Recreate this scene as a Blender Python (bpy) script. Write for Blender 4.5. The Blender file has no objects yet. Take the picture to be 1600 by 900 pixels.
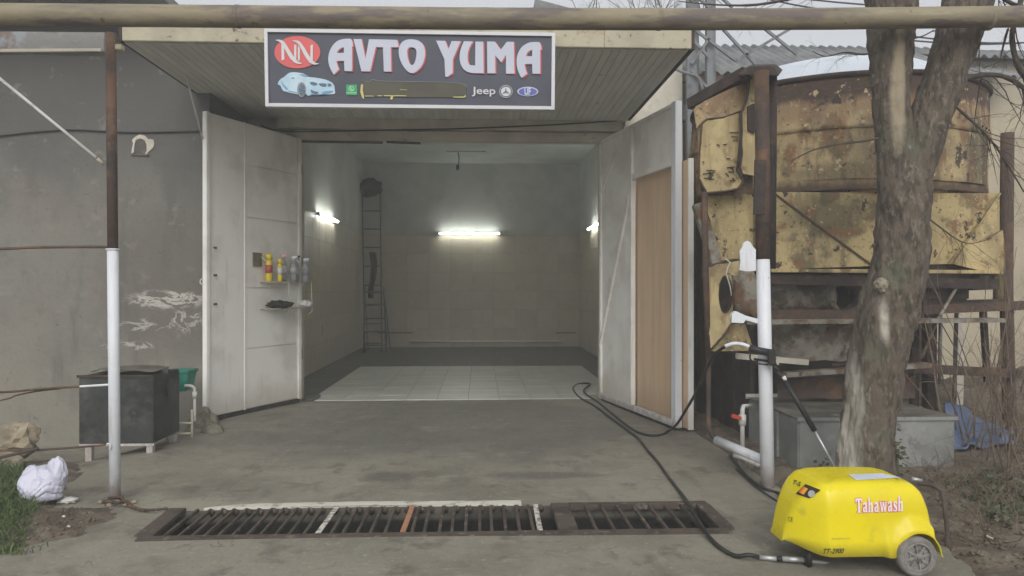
import bpy, bmesh, math, random
from mathutils import Vector, Matrix, noise as mnoise
R = math.radians
random.seed(7)
S = bpy.context.scene
COL = S.collection

# ------------------------------------------------------------------ camera
FPX = 1155.0
YAW = R(2.48)
CAMP = Vector((0, 0, 1.6))
cd = bpy.data.cameras.new('camera'); cam = bpy.data.objects.new('camera', cd); COL.objects.link(cam)
cd.sensor_width = 36; cd.lens = 36 * FPX / 1600; cd.clip_end = 500; cd.clip_start = 0.05
cam.location = CAMP; cam.rotation_euler = (R(90), 0, -YAW)
S.camera = cam
# ------------------------------------------------------------------ world, sun, exposure
SUN_EL, SUN_AZ = 34, 183          # azimuth of the light, clockwise from +Y
w = bpy.data.worlds.new('World'); S.world = w; w.use_nodes = True
nt = w.node_tree; bg = nt.nodes['Background']
sky = nt.nodes.new('ShaderNodeTexSky'); sky.sky_type = 'NISHITA'; sky.sun_disc = False
sky.sun_elevation = R(SUN_EL); sky.sun_rotation = R(SUN_AZ)
sky.air_density = 1.0; sky.dust_density = 6.0; sky.ozone_density = 1.0
hs = nt.nodes.new('ShaderNodeHueSaturation'); hs.inputs['Saturation'].default_value = 0.16
mx = nt.nodes.new('ShaderNodeMix'); mx.data_type = 'RGBA'; mx.inputs[0].default_value = 0.6
mx.inputs[7].default_value = (5.2, 5.4, 5.7, 1)      # even cloud layer over the clear sky
nt.links.new(sky.outputs[0], hs.inputs['Color']); nt.links.new(hs.outputs[0], mx.inputs[6])
nt.links.new(mx.outputs[2], bg.inputs['Color']); bg.inputs['Strength'].default_value = 0.12
sl = bpy.data.lights.new('sun', 'SUN'); sl.energy = 1.0; sl.angle = R(50); sl.color = (1, 0.97, 0.92)
so = bpy.data.objects.new('sun', sl); COL.objects.link(so)
az, el = R(SUN_AZ), R(SUN_EL)
sd = Vector((math.sin(az) * math.cos(el), math.cos(az) * math.cos(el), math.sin(el)))
so.rotation_euler = sd.to_track_quat('Z', 'Y').to_euler()
S.view_settings.view_transform = 'Standard'; S.view_settings.look = 'None'
S.view_settings.exposure = 0.30; S.view_settings.gamma = 1.0
S.render.engine = 'CYCLES'
S.cycles.volume_bounces = 2
HAZE = 0.0085

# ------------------------------------------------------------------ measuring helpers
FW = Vector((math.sin(YAW), math.cos(YAW), 0)); RT = Vector((math.cos(YAW), -math.sin(YAW), 0)); UP = Vector((0, 0, 1))
def ray(px, py): return FW + RT * ((px - 800) / FPX) + UP * ((450 - py) / FPX)
def P(px, py, Y): d = ray(px, py); return CAMP + d * (Y / d.y)
def G(px, py, z=0.0): d = ray(px, py); return CAMP + d * ((z - CAMP.z) / d.z)
def PP(px, py, p0, n): d = ray(px, py); return CAMP + d * ((Vector(p0) - CAMP).dot(n) / d.dot(n))
def sm(t): t = max(0, min(1, t)); return t * t * (3 - 2 * t)
def fn(x, y, z=0, s=1.0): return mnoise.noise(Vector((x * s, y * s, z * s)))
def gz(x, y):
    z = -0.30 * sm((-3.05 - x) / 1.2) * sm((y - 6.0) / 3.0)
    return z + 0.012 * fn(x, y, 3, 0.7)

# ------------------------------------------------------------------ materials
def mat(name, base, layers=(), rough=0.8, bump=(30, 0.1), metal=0.0, rnd=False, emit=None, spec=0.4, vary=0.0, trans=0):
    m = bpy.data.materials.new(name); m.use_nodes = True
    n = m.node_tree.nodes; L = m.node_tree.links; b = n['Principled BSDF']
    b.inputs['Roughness'].default_value = rough; b.inputs['Metallic'].default_value = metal
    b.inputs['Specular IOR Level'].default_value = spec
    if trans: b.inputs['Transmission Weight'].default_value = trans
    tc = n.new('ShaderNodeTexCoord'); co = tc.outputs['Object']
    if rnd:
        oi = n.new('ShaderNodeObjectInfo'); v = n.new('ShaderNodeVectorMath'); v.operation = 'MULTIPLY_ADD'
        cmb = n.new('ShaderNodeCombineXYZ')
        for k in range(3): L.new(oi.outputs['Random'], cmb.inputs[k])
        v.inputs[1].default_value = (37, 53, 71); L.new(cmb.outputs[0], v.inputs[0]); L.new(co, v.inputs[2]); co = v.outputs[0]
    def noise(scale, detail=6, dist=0.0, rgh=0.6):
        t = n.new('ShaderNodeTexNoise'); t.inputs['Detail'].default_value = detail; t.inputs['Distortion'].default_value = dist
        t.inputs['Roughness'].default_value = rgh
        if isinstance(scale, (tuple, list)):
            mp = n.new('ShaderNodeMapping'); mp.inputs['Scale'].default_value = scale
            L.new(co, mp.inputs[0]); L.new(mp.outputs[0], t.inputs['Vector']); t.inputs['Scale'].default_value = 1
        else:
            L.new(co, t.inputs['Vector']); t.inputs['Scale'].default_value = scale
        return t.outputs[0]
    def math_(op, a, bb, c=None, clamp=False):
        x = n.new('ShaderNodeMath'); x.operation = op; x.use_clamp = clamp
        for i, q in enumerate((a, bb, c)):
            if q is None: continue
            if isinstance(q, (int, float)): x.inputs[i].default_value = q
            else: L.new(q, x.inputs[i])
        return x.outputs[0]
    def mrange(v, lo, hi, amt=1):
        x = n.new('ShaderNodeMapRange'); x.interpolation_type = 'SMOOTHSTEP'
        x.inputs[1].default_value = lo; x.inputs[2].default_value = hi; x.inputs[4].default_value = amt
        L.new(v, x.inputs[0]); return x.outputs[0]
    def mix(fac, a, c):
        x = n.new('ShaderNodeMix'); x.data_type = 'RGBA'; L.new(fac, x.inputs[0])
        if isinstance(a, tuple): x.inputs[6].default_value = (*a, 1)
        else: L.new(a, x.inputs[6])
        x.inputs[7].default_value = (*c, 1); return x.outputs[2]
    def spot(c, r, soft=0.35, nz=0.35, ns=3):
        mp = n.new('ShaderNodeVectorMath'); mp.operation = 'SUBTRACT'; L.new(co, mp.inputs[0]); mp.inputs[1].default_value = c
        dv = n.new('ShaderNodeVectorMath'); dv.operation = 'DIVIDE'; L.new(mp.outputs[0], dv.inputs[0]); dv.inputs[1].default_value = r
        ln = n.new('ShaderNodeVectorMath'); ln.operation = 'LENGTH'; L.new(dv.outputs[0], ln.inputs[0])
        q = math_('MULTIPLY_ADD', math_('SUBTRACT', noise(ns, 4), 0.5), nz * 4, ln.outputs['Value'])
        x = n.new('ShaderNodeMapRange'); x.interpolation_type = 'SMOOTHSTEP'; L.new(q, x.inputs[0])
        x.inputs[1].default_value = 1 - soft; x.inputs[2].default_value = 1 + soft; x.inputs[3].default_value = 1; x.inputs[4].default_value = 0
        return x.outputs[0]
    col = base
    for l in layers:
        k = l[0]
        if k == 'n':      # colour, scale, lo, hi, amount
            f = mrange(noise(l[2]), l[3], l[4], l[5] if len(l) > 5 else 1)
        elif k == 's':    # colour, centre, radii, amount, soft
            f = math_('MULTIPLY', spot(l[2], l[3], l[5] if len(l) > 5 else 0.35), l[4])
        elif k == 'v':    # veins inside a spot: colour, centre, radii, scale, width
            a = math_('ABSOLUTE', math_('SUBTRACT', noise(l[4], 4, 0.8), 0.5), 0)
            x = n.new('ShaderNodeMapRange'); L.new(a, x.inputs[0]); x.inputs[1].default_value = l[5] * .3; x.inputs[2].default_value = l[5]
            x.inputs[3].default_value = 1; x.inputs[4].default_value = 0
            f = math_('MULTIPLY', x.outputs[0], spot(l[2], l[3], 0.3))
        elif k == 'z':    # colour, z0, z1 (full at z1), noise, scale, amount
            sx = n.new('ShaderNodeSeparateXYZ'); L.new(co, sx.inputs[0])
            q = math_('MULTIPLY_ADD', math_('SUBTRACT', noise(l[5], 4), 0.5), l[4], sx.outputs[2])
            f = mrange(q, l[2], l[3], l[6] if len(l) > 6 else 1)
        col = mix(f, col, l[1])
    if vary:
        oi = n.new('ShaderNodeObjectInfo'); h = n.new('ShaderNodeHueSaturation')
        v = math_('MULTIPLY_ADD', oi.outputs['Random'], vary, 1 - vary / 2); L.new(v, h.inputs['Value'])
        if isinstance(col, tuple): h.inputs['Color'].default_value = (*col, 1)
        else: L.new(col, h.inputs['Color'])
        col = h.outputs[0]
    if isinstance(col, tuple): b.inputs['Base Color'].default_value = (*col, 1)
    else: L.new(col, b.inputs['Base Color'])
    if bump:
        bp = n.new('ShaderNodeBump'); bp.inputs['Strength'].default_value = min(1, bump[1] * 3); bp.inputs['Distance'].default_value = 0.02
        L.new(noise(bump[0], 8), bp.inputs['Height']); L.new(bp.outputs[0], b.inputs['Normal'])
        rr = n.new('ShaderNodeMapRange'); rr.inputs[3].default_value = max(0.02, rough - .12); rr.inputs[4].default_value = min(1, rough + .12)
        L.new(noise(4), rr.inputs[0]); L.new(rr.outputs[0], b.inputs['Roughness'])
    if emit: b.inputs['Emission Color'].default_value = (*emit[0], 1); b.inputs['Emission Strength'].default_value = emit[1]
    return m

# ------------------------------------------------------------------ object helpers
def tag(o, label=None, cat=None, group=None, kind=None):
    if label: o['label'] = label
    if cat: o['category'] = cat
    if group: o['group'] = group
    if kind: o['kind'] = kind
    return o
def thing(name, loc, label, cat, group=None):
    o = bpy.data.objects.new(name, None); COL.objects.link(o); o.location = loc; o.empty_display_size = 0.1
    return tag(o, label, cat, group)
def link(name, me, m, parent=None, loc=None):
    if m and not me.materials: me.materials.append(m)
    o = bpy.data.objects.new(name, me); COL.objects.link(o)
    if parent:
        o.parent = parent
        if parent.type == 'EMPTY': o.matrix_parent_inverse = Matrix.Translation(-Vector(parent.location))
    if loc is not None: o.location = loc
    return o
class MB:
    def __init__(s): s.v = []; s.f = []; s.sm = []
    def add(s, vs, fs, smooth=False):
        k = len(s.v); s.v += [Vector(v) for v in vs]; s.f += [[i + k for i in f] for f in fs]; s.sm += [smooth] * len(fs); return s
    def hexa(s, p):       # 8 points: bottom ring 4, top ring 4
        return s.add(p, [(3, 2, 1, 0), (4, 5, 6, 7), (0, 1, 5, 4), (1, 2, 6, 5), (2, 3, 7, 6), (3, 0, 4, 7)])
    def box(s, x0, x1, y0, y1, z0, z1):
        return s.hexa([(x0, y0, z0), (x1, y0, z0), (x1, y1, z0), (x0, y1, z0), (x0, y0, z1), (x1, y0, z1), (x1, y1, z1), (x0, y1, z1)])
    def bar(s, a, b, w, h, up=(0, 0, 1)):
        a, b = Vector(a), Vector(b); d = (b - a).normalized(); u = Vector(up)
        if abs(d.dot(u)) > 0.98: u = Vector((0, 1, 0))
        x = d.cross(u).normalized() * w / 2; y = x.cross(d).normalized() * h / 2
        return s.hexa([a - x - y, a + x - y, b + x - y, b - x - y, a - x + y, a + x + y, b + x + y, b - x + y])
    def tube(s, pts, r, seg=8, caps=True, rough=0.0, smooth=True, closed=False, seed=0, ridge=0.0):
        pts = [Vector(p) for p in pts]; n = len(pts)
        if isinstance(r, (int, float)): r = [r] * n
        vs = []; ref = None
        for i, p in enumerate(pts):
            if closed: t = pts[(i + 1) % n] - pts[i - 1]
            else: t = pts[min(i + 1, n - 1)] - pts[max(i - 1, 0)]
            t = t.normalized() if t.length > 1e-9 else Vector((0, 0, 1))
            if ref is None: ref = t.orthogonal().normalized()
            ref = (ref - t * ref.dot(t))
            ref = ref.normalized() if ref.length > 1e-6 else t.orthogonal().normalized()
            b = t.cross(ref)
            for k in range(seg):
                a = 2 * math.pi * k / seg; d = ref * math.cos(a) + b * math.sin(a); rr = r[i]
                if ridge:
                    q = p + d * rr; aa = 2 * math.pi * k / seg * 7 + 2.5 * fn(q.x, q.y, q.z, 2.5) * 2 + seed
                    rr *= 1 + ridge * (abs(math.sin(aa)) * (.5 + fn(q.x, q.y, q.z * .6, 7)) - .3) + ridge * 1.1 * fn(q.x * 1.5, q.y * 1.5, q.z * .5, 30)
                if rough:
                    q = p + d * rr
                    rr *= 1 + rough * (fn(q.x + seed, q.y, q.z * 0.35, 9) + 0.6 * fn(q.x, q.y + seed, q.z * .5, 22))
                vs.append(p + d * rr)
        fs = []
        for i in range(n if closed else n - 1):
            j = (i + 1) % n
            for k in range(seg): fs.append((i * seg + k, i * seg + (k + 1) % seg, j * seg + (k + 1) % seg, j * seg + k))
        if caps and not closed: fs += [tuple(range(seg - 1, -1, -1)), tuple((n - 1) * seg + k for k in range(seg))]
        return s.add(vs, fs, smooth)
    def grid(s, nx, ny, f, smooth=True):
        vs = [f(i / nx, j / ny) for j in range(ny + 1) for i in range(nx + 1)]
        fs = [(j * (nx + 1) + i, j * (nx + 1) + i + 1, (j + 1) * (nx + 1) + i + 1, (j + 1) * (nx + 1) + i) for j in range(ny) for i in range(nx)]
        return s.add(vs, fs, smooth)
    def blob(s, c, r, rough=0.2, fr=3.0, n=3, seed=0, smooth=True, zmin=None):
        bm = bmesh.new(); bmesh.ops.create_icosphere(bm, subdivisions=n, radius=1)
        vs = []
        for v in bm.verts:
            d = v.co.normalized(); k = 1 + rough * (fn(d.x + seed, d.y, d.z, fr) + .5 * fn(d.x, d.y + seed, d.z, fr * 2.3))
            q = Vector(c) + Vector((d.x * r[0], d.y * r[1], d.z * r[2])) * k
            if zmin is not None: q.z = max(q.z, zmin)
            vs.append(q)
        fs = [[v.index for v in f.verts] for f in bm.faces]; bm.free()
        return s.add(vs, fs, smooth)
    def mesh(s, name, bevel=0.0):
        me = bpy.data.meshes.new(name); me.from_pydata([tuple(v) for v in s.v], [], s.f); me.update()
        me.polygons.foreach_set('use_smooth', s.sm)
        bm = bmesh.new(); bm.from_mesh(me)
        if bevel:
            bmesh.ops.recalc_face_normals(bm, faces=bm.faces)
            es = [e for e in bm.edges if len(e.link_faces) == 2 and e.calc_face_angle(0) > 0.5]
            bmesh.ops.bevel(bm, geom=es, offset=bevel, segments=2, affect='EDGES', clamp_overlap=True)
        bmesh.ops.recalc_face_normals(bm, faces=bm.faces); bm.to_mesh(me); bm.free()
        return me
    def build(s, name, m, parent=None, bevel=0.0): return link(name, s.mesh(name, bevel), m, parent)
def cr(pts, n=6, closed=False):
    pts = [Vector(p) for p in pts]; out = []; N = len(pts)
    for i in range(N if closed else N - 1):
        if closed: a, b, c, d = pts[i - 1], pts[i], pts[(i + 1) % N], pts[(i + 2) % N]
        else: a, b, c, d = pts[max(i - 1, 0)], pts[i], pts[i + 1], pts[min(i + 2, N - 1)]
        for k in range(n):
            t = k / n
            out.append(0.5 * ((2 * b) + (c - a) * t + (2 * a - 5 * b + 4 * c - d) * t * t + (3 * b - a - 3 * c + d) * t ** 3))
    if not closed: out.append(pts[-1])
    return out
def curve_mesh(name, loops, depth=0.0):
    cu = bpy.data.curves.new(name, 'CURVE'); cu.dimensions = '2D'; cu.fill_mode = 'BOTH'; cu.extrude = depth / 2
    for lp in loops:
        sp = cu.splines.new('POLY'); sp.points.add(len(lp) - 1); sp.use_cyclic_u = True
        for i, p in enumerate(lp): sp.points[i].co = (p[0], p[1], 0, 1)
    o = bpy.data.objects.new(name, cu); COL.objects.link(o)
    dg = bpy.context.evaluated_depsgraph_get(); me = bpy.data.meshes.new_from_object(o.evaluated_get(dg))
    bpy.data.objects.remove(o); bpy.data.curves.remove(cu); return me
def text_mesh(name, txt, depth=0.0, offset=0.0, shear=0.0):
    cu = bpy.data.curves.new(name, 'FONT'); cu.body = txt; cu.size = 1; cu.extrude = depth / 2; cu.offset = offset; cu.shear = shear
    o = bpy.data.objects.new(name, cu); COL.objects.link(o)
    dg = bpy.context.evaluated_depsgraph_get(); me = bpy.data.meshes.new_from_object(o.evaluated_get(dg))
    bpy.data.objects.remove(o); bpy.data.curves.remove(cu); return me
def flat(name, loops, Y, m, parent, th=0.004, smooth=0):
    """outline given in photo units, cut from a sheet standing in the plane Y, thickness th towards +Y"""
    L2 = []
    for lp in loops:
        q = [P(x, y, Y) for x, y in lp]; q = [Vector((v.x, v.z, 0)) for v in q]
        if smooth: q = cr(q, smooth, True)
        L2.append(q)
    me = curve_mesh(name, L2, th); me.transform(Matrix(((1, 0, 0, 0), (0, 0, -1, Y + th / 2), (0, 1, 0, 0), (0, 0, 0, 1))))
    me.materials.clear(); return link(name, me, m, parent)
def text_on(name, txt, box, Y, m, parent, off=0.0, shear=0.0, th=0.002):
    me = text_mesh(name, txt, 0.01, off, shear)
    xs = [v.co.x for v in me.vertices]; ys = [v.co.y for v in me.vertices]
    a = P(box[0], box[3], Y); b = P(box[2], box[1], Y)
    for v in me.vertices:
        u = (v.co.x - min(xs)) / (max(xs) - min(xs)); t = (v.co.y - min(ys)) / (max(ys) - min(ys))
        v.co = (a.x + (b.x - a.x) * u, Y + (th if v.co.z < 0 else 0), a.z + (b.z - a.z) * t)
    me.materials.clear(); return link(name, me, m, parent)
def ell(cx, cy, rx, ry, n=28, a0=0): return [(cx + rx * math.cos(a0 + 2 * math.pi * k / n), cy + ry * math.sin(a0 + 2 * math.pi * k / n)) for k in range(n)]

# ------------------------------------------------------------------ palette
M = {}
sp1 = G(615, 745); sp2 = G(850, 742); sp3 = G(290, 790); sp4 = G(1010, 660); sp5 = G(560, 690)
M['concrete'] = mat('worn_concrete', (.27, .248, .195), [
    ('n', (.15, .138, .108), 1.1, .42, .62, .8), ('n', (.115, .105, .085), 2.9, .56, .66, .7), ('n', (.29, .275, .22), 2.2, .50, .72, .7), ('n', (.19, .18, .155), 9, .5, .7, .5),
    ('n', (.14, .12, .10), (1.2, 6, 1), .58, .75, .5),
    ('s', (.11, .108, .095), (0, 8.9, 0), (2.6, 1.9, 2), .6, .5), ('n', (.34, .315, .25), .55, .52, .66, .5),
    ('s', (.11, .105, .09), tuple(sp1), (.22, .16, 1), .75, .4), ('s', (.11, .105, .09), tuple(sp2), (.45, .13, 1), .7, .4),
    ('s', (.34, .32, .25), tuple(sp3), (.45, .22, 1), .7, .5), ('s', (.13, .125, .11), tuple(sp5), (1.5, .5, 1), .45, .6),
    ('v', (.15, .14, .115), (-.3, 7, 0), (3.6, 3.0, 2), .55, .0025), ('n', (.15, .14, .115), (3.2, 1.1, 1), .56, .66, .65), ('n', (.33, .31, .255), (2.4, 5, 1), .60, .72, .6), ('n', (.42, .40, .34), 30, .58, .70, .6), ('n', (.10, .095, .078), 34, .60, .70, .55), ('n', (.14, .115, .09), 1.7, .58, .70, .5)], 0.60, (14, .16))
M['trench'] = mat('trench_concrete', (.13, .12, .095), [('n', (.06, .055, .045), 4, .4, .65), ('z', (.012, .011, .01), -.07, -.11, .04, 5)], .8, (20, .2))  # z layer goes black with depth: pit shade put into the colour
M['kerb_paint'] = mat('pale_worn_edge', (.62, .60, .52), [('n', (.36, .33, .26), 9, .52, .66)], .8, (40, .2))
M['soil'] = mat('dirt', (.165, .135, .10), [('n', (.10, .078, .058), 3, .42, .6), ('n', (.24, .20, .155), 8, .52, .68, .8), ('n', (.05, .04, .03), 25, .55, .7, .7)], .95, (22, .33))
M['drysoil'] = mat('dry_clay', (.22, .185, .125), [('n', (.12, .10, .07), 4, .42, .62), ('n', (.30, .26, .19), 11, .55, .7, .7)], .95, (20, .33))
M['wall'] = mat('grey_render', (.205, .198, .17), [
    ('n', (.155, .15, .135), 0.6, .40, .62, .8), ('n', (.235, .205, .175), 1.3, .48, .68, .7), ('n', (.165, .16, .14), 7, .5, .66, .6),
    ('z', (.095, .095, .09), 2.2, 3.7, 1.2, 1.2, .85), ('z', (.29, .27, .215), 1.2, .2, .8, 1.2, .5),  # first z layer paints the shade on the upper wall
    ('s', (.15, .135, .115), tuple(P(265, 440, 9.1)), (.75, 1, .9), .6, .5), ('n', (.13, .125, .11), (2.2, 2, .5), .54, .68, .7), ('n', (.27, .255, .215), 5, .60, .70, .5), ('n', (.10, .095, .085), 16, .64, .70, .6),
    ('v', (.50, .47, .42), tuple(P(265, 468, 9.1)), (.48, .5, .11), (3.2, 3.2, 8), .055),
    ('v', (.42, .40, .36), tuple(P(222, 508, 9.1)), (.38, .5, .07), (3.0, 3, 8), .05),
    ('v', (.42, .40, .36), tuple(P(290, 500, 9.1)), (.22, .5, .15), (5, 5, 6), .045),
    ('v', (.45, .42, .37), tuple(P(200, 540, 9.1)), (.32, .5, .05), (4, 4, 9), .05),
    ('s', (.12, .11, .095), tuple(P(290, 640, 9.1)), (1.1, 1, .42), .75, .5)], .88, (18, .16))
M['facade'] = mat('beige_plaster', (.60, .56, .47), [('n', (.48, .445, .37), 1.6, .42, .65), ('n', (.42, .39, .33), 6, .55, .7, .6), ('n', (.18, .165, .13), 12, .63, .72, .6)], .9, (14, .2))
M['ventdark'] = mat('dark_vent', (.10, .095, .085), [('n', (.15, .14, .12), 9, .45, .65)], .9, (12, .2))
M['upper'] = mat('pale_green_paint', (.58, .585, .55), [('n', (.50, .505, .475), 1.2, .4, .65), ('n', (.3, .32, .3), 6, .6, .75, .5)], .7, (9, .05))
M['ceil'] = mat('ceiling_paint', (.50, .52, .48), [('n', (.42, .44, .41), 1.5, .4, .65)], .8, (8, .05))
M['walltile'] = mat('beige_wall_tile', (.56, .50, .40), [('n', (.50, .445, .35), 2.5, .45, .65, .7), ('n', (.36, .32, .25), 9, .6, .72, .5)], .32, (5, .012), rnd=True, vary=.10)
M['grout'] = mat('grout', (.42, .38, .31), [('n', (.33, .30, .24), 5, .4, .6)], .9, None)
M['floortile'] = mat('grey_white_floor_tile', (.60, .61, .56), [('n', (.50, .51, .47), 1.4, .42, .62, .7)], .3, None, rnd=True, vary=.10)
M['darkfloor'] = mat('dark_wet_floor', (.055, .056, .05), [('n', (.10, .10, .09), 2.5, .5, .7, .7)], .35, (10, .05))
M['whitemetal'] = mat('white_painted_sheet', (.88, .87, .83), [('n', (.66, .63, .57), 1.4, .42, .65, .8), ('n', (.58, .54, .46), (14, 14, 1.2), .58, .75, .6), ('n', (.33, .25, .17), 14, .70, .76, .8), ('z', (.50, .46, .38), .45, .05, .3, 4, .6)], .5, (6, .03))
M['whitepost'] = mat('white_painted_steel', (.68, .70, .735), [('z', (.30, .23, .17), .22, .0, .4, 11, .75), ('n', (.50, .50, .49), (16, 16, 1.5), .54, .70, .6), ('n', (.62, .62, .62), 6, .5, .7, .6), ('n', (.25, .19, .14), 18, .68, .73, .9)], .42, (8, .03))
M['plywood'] = mat('raw_plywood', (.68, .49, .32), [('n', (.58, .43, .285), (10, 10, .7), .42, .62, .8), ('n', (.58, .42, .27), (3, 3, .9), .5, .7, .6), ('n', (.22, .13, .075), (22, 22, 5), .69, .74, .8), ('z', (.36, .25, .16), .5, .05, .3, 4, .6)], .7, (30, .04))
M['rust'] = mat('rusty_steel', (.085, .058, .045), [('n', (.15, .085, .05), 5, .46, .62, .9), ('n', (.04, .034, .032), 3, .5, .66, .8), ('n', (.24, .13, .07), 17, .6, .72, .7)], .82, (35, .16))
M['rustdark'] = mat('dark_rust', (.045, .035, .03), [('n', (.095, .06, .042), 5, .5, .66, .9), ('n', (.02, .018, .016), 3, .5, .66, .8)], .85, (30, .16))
M['grate'] = mat('worn_grate_steel', (.088, .068, .052), [('n', (.048, .038, .031), 6, .46, .62, .9), ('n', (.24, .21, .17), 14, .56, .7, .8)], .75, (35, .15), rnd=True)
M['pipe'] = mat('old_yellow_pipe_paint', (.27, .23, .15), [('n', (.19, .165, .12), (1.6, 5, 5), .42, .6, .9), ('n', (.13, .105, .095), (1.5, 7, 7), .47, .60, .9), ('n', (.36, .32, .22), (2, 9, 9), .56, .72, .7), ('n', (.12, .07, .05), 12, .64, .71, .9)], .62, (24, .1))
M['fascia'] = mat('peeling_cream_fascia', (.46, .425, .31), [('n', (.36, .33, .25), 3, .42, .62, .8), ('n', (.34, .21, .13), 4, .56, .66, .85), ('n', (.13, .085, .06), 12, .62, .68, .9)], .8, (16, .12))
M['soffit'] = mat('grey_soffit_board', (.66, .665, .61), [('n', (.55, .55, .50), (3, .8, 3), .42, .64, .8), ('n', (.17, .165, .15), 7, .62, .73, .5)], .75, (12, .05), rnd=True, vary=.12)
M['blackhose'] = mat('black_rubber', (.022, .022, .021), [('n', (.07, .066, .058), 6, .5, .7, .7)], .5, (30, .06))
M['black'] = mat('black_plastic', (.018, .018, .019), [('n', (.05, .048, .044), 9, .55, .7, .6)], .45, (20, .04))
M['tank'] = mat('black_stained_tank', (.035, .038, .036), [('n', (.085, .09, .082), 2.4, .47, .66, .8), ('n', (.016, .016, .015), 5, .5, .62, .8), ('n', (.15, .15, .13), 9, .66, .76, .6)], .5, (10, .06))
M['signnavy'] = mat('sign_vinyl_navy', (.048, .051, .075), [('n', (.062, .066, .095), .9, .45, .65, .6)], .5, (3, .008))
M['signwhite'] = mat('sign_lettering_white', (.50, .53, .62), [('n', (.46, .49, .57), 2, .4, .6, .6)], .5, None)
M['signframe'] = mat('white_sign_frame', (.60, .60, .62), [('n', (.52, .52, .53), 5, .5, .7, .6)], .5, (10, .02))
M['signred'] = mat('sign_red', (.62, .10, .10), (), .5, None)
M['carblue'] = mat('print_pale_blue', (.38, .55, .66), [('n', (.52, .66, .74), 5, .45, .6, .8)], .5, None)
M['cardark'] = mat('print_dark_blue', (.07, .13, .20), (), .5, None)
M['carmid'] = mat('print_mid_blue', (.13, .29, .48), (), .5, None)
M['green'] = mat('print_green', (.03, .34, .12), (), .5, None)
M['lime'] = mat('print_pale_green', (.30, .60, .36), (), .5, None)
M['olive'] = mat('blacked_out_strip', (.095, .088, .065), [('n', (.08, .073, .055), 3, .4, .6)], .7, None)
M['yell'] = mat('print_yellow', (.55, .50, .15), (), .5, None)
M['print_blue'] = mat('print_blue', (.08, .11, .42), (), .5, None)
M['print_grey'] = mat('print_grey', (.24, .25, .27), (), .5, None)
M['hyellow'] = mat('old_yellow_machine_paint', (.54, .43, .215), [
    ('n', (.38, .295, .15), 1.8, .42, .60, .85), ('n', (.20, .155, .085), (7, 7, 1.1), .50, .66, .8), ('n', (.15, .125, .07), 3.1, .50, .63, .85),
    ('s', (.10, .088, .055), tuple(P(1290, 335, 7.1)), (.42, .6, .20), .75, .5),
    ('n', (.24, .125, .065), 5.0, .56, .65, .85), ('n', (.05, .038, .032), 8, .59, .64, .95), ('n', (.64, .53, .31), 18, .61, .68, .7), ('n', (.05, .036, .03), 26, .63, .68, .8)], .78, (18, .2))
M['hshell'] = mat('rust_stained_yellow_shell', (.56, .44, .235), [
    ('n', (.42, .33, .185), 1.5, .42, .60, .85), ('n', (.14, .105, .062), (3.5, 3.5, 1.8), .50, .63, .85), ('n', (.30, .165, .08), (4.5, 4.5, 1.6), .50, .62, .9),
    ('z', (.27, .165, .095), 3.10, 3.34, .6, 2.4, .6), ('n', (.12, .08, .05), (6, 6, .7), .54, .66, .7), ('z', (.075, .048, .038), 3.40, 3.50, .2, 4, .95),
    ('s', (.055, .045, .042), tuple(P(1281, 197, 6.80)), (.15, .4, .095), .95, .12), ('s', (.06, .045, .04), tuple(P(1240, 242, 6.85)), (.08, .4, .10), .85, .3), ('s', (.08, .07, .05), tuple(P(1430, 215, 6.8)), (.5, .5, .30), .6, .5),
    ('s', (.085, .08, .06), tuple(P(1530, 240, 7.2)), (.30, .6, .34), .7, .5), ('s', (.13, .10, .06), tuple(P(1320, 262, 6.8)), (.55, .5, .10), .6, .5),
    ('n', (.055, .04, .034), 4.2, .575, .64, .95), ('n', (.085, .08, .048), (9, 9, 1.2), .56, .70, .7), ('n', (.62, .50, .30), 15, .60, .67, .85), ('n', (.05, .035, .03), 24, .62, .68, .8), ('z', (.10, .065, .045), 2.70, 2.58, .15, 5, .9)], .8, (16, .25))
M['hplate'] = mat('bright_old_yellow_plate', (.56, .46, .235), [('n', (.16, .10, .06), 2.1, .56, .64, .85), ('n', (.30, .20, .10), (8, 8, .8), .52, .66, .7), ('n', (.40, .32, .165), 4, .42, .62, .85), ('n', (.22, .13, .07), 6, .57, .66, .8), ('n', (.24, .14, .07), (10, 10, 2), .60, .72, .8), ('n', (.05, .04, .035), 9, .655, .69, .95)], .7, (20, .1))
M['hgrey'] = mat('cement_crusted_steel', (.27, .25, .205), [('n', (.12, .095, .07), 5, .44, .6, .9), ('n', (.32, .31, .27), 7, .52, .66, .8), ('n', (.17, .09, .05), 4, .53, .64, .85), ('n', (.05, .042, .036), 9, .60, .67, .8)], .85, (16, .33))
M['cover'] = mat('pale_blue_sheet', (.66, .71, .77), [('n', (.55, .59, .64), 3, .45, .65, .7)], .5, (8, .06))
M['galv'] = mat('galvanised_sheet', (.33, .34, .325), [('n', (.12, .085, .06), 3.4, .60, .68, .6), ('n', (.24, .25, .24), 2.4, .42, .62, .9), ('n', (.40, .42, .41), 6, .55, .68, .7), ('n', (.17, .17, .155), (3, 3, 9), .61, .75, .6)], .48, (9, .05), metal=.35)
M['galvtop'] = mat('dirty_box_lid', (.17, .16, .13), [('n', (.09, .08, .06), 3, .42, .62, .9), ('n', (.28, .27, .23), 8, .58, .7, .7)], .8, (14, .16))
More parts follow.
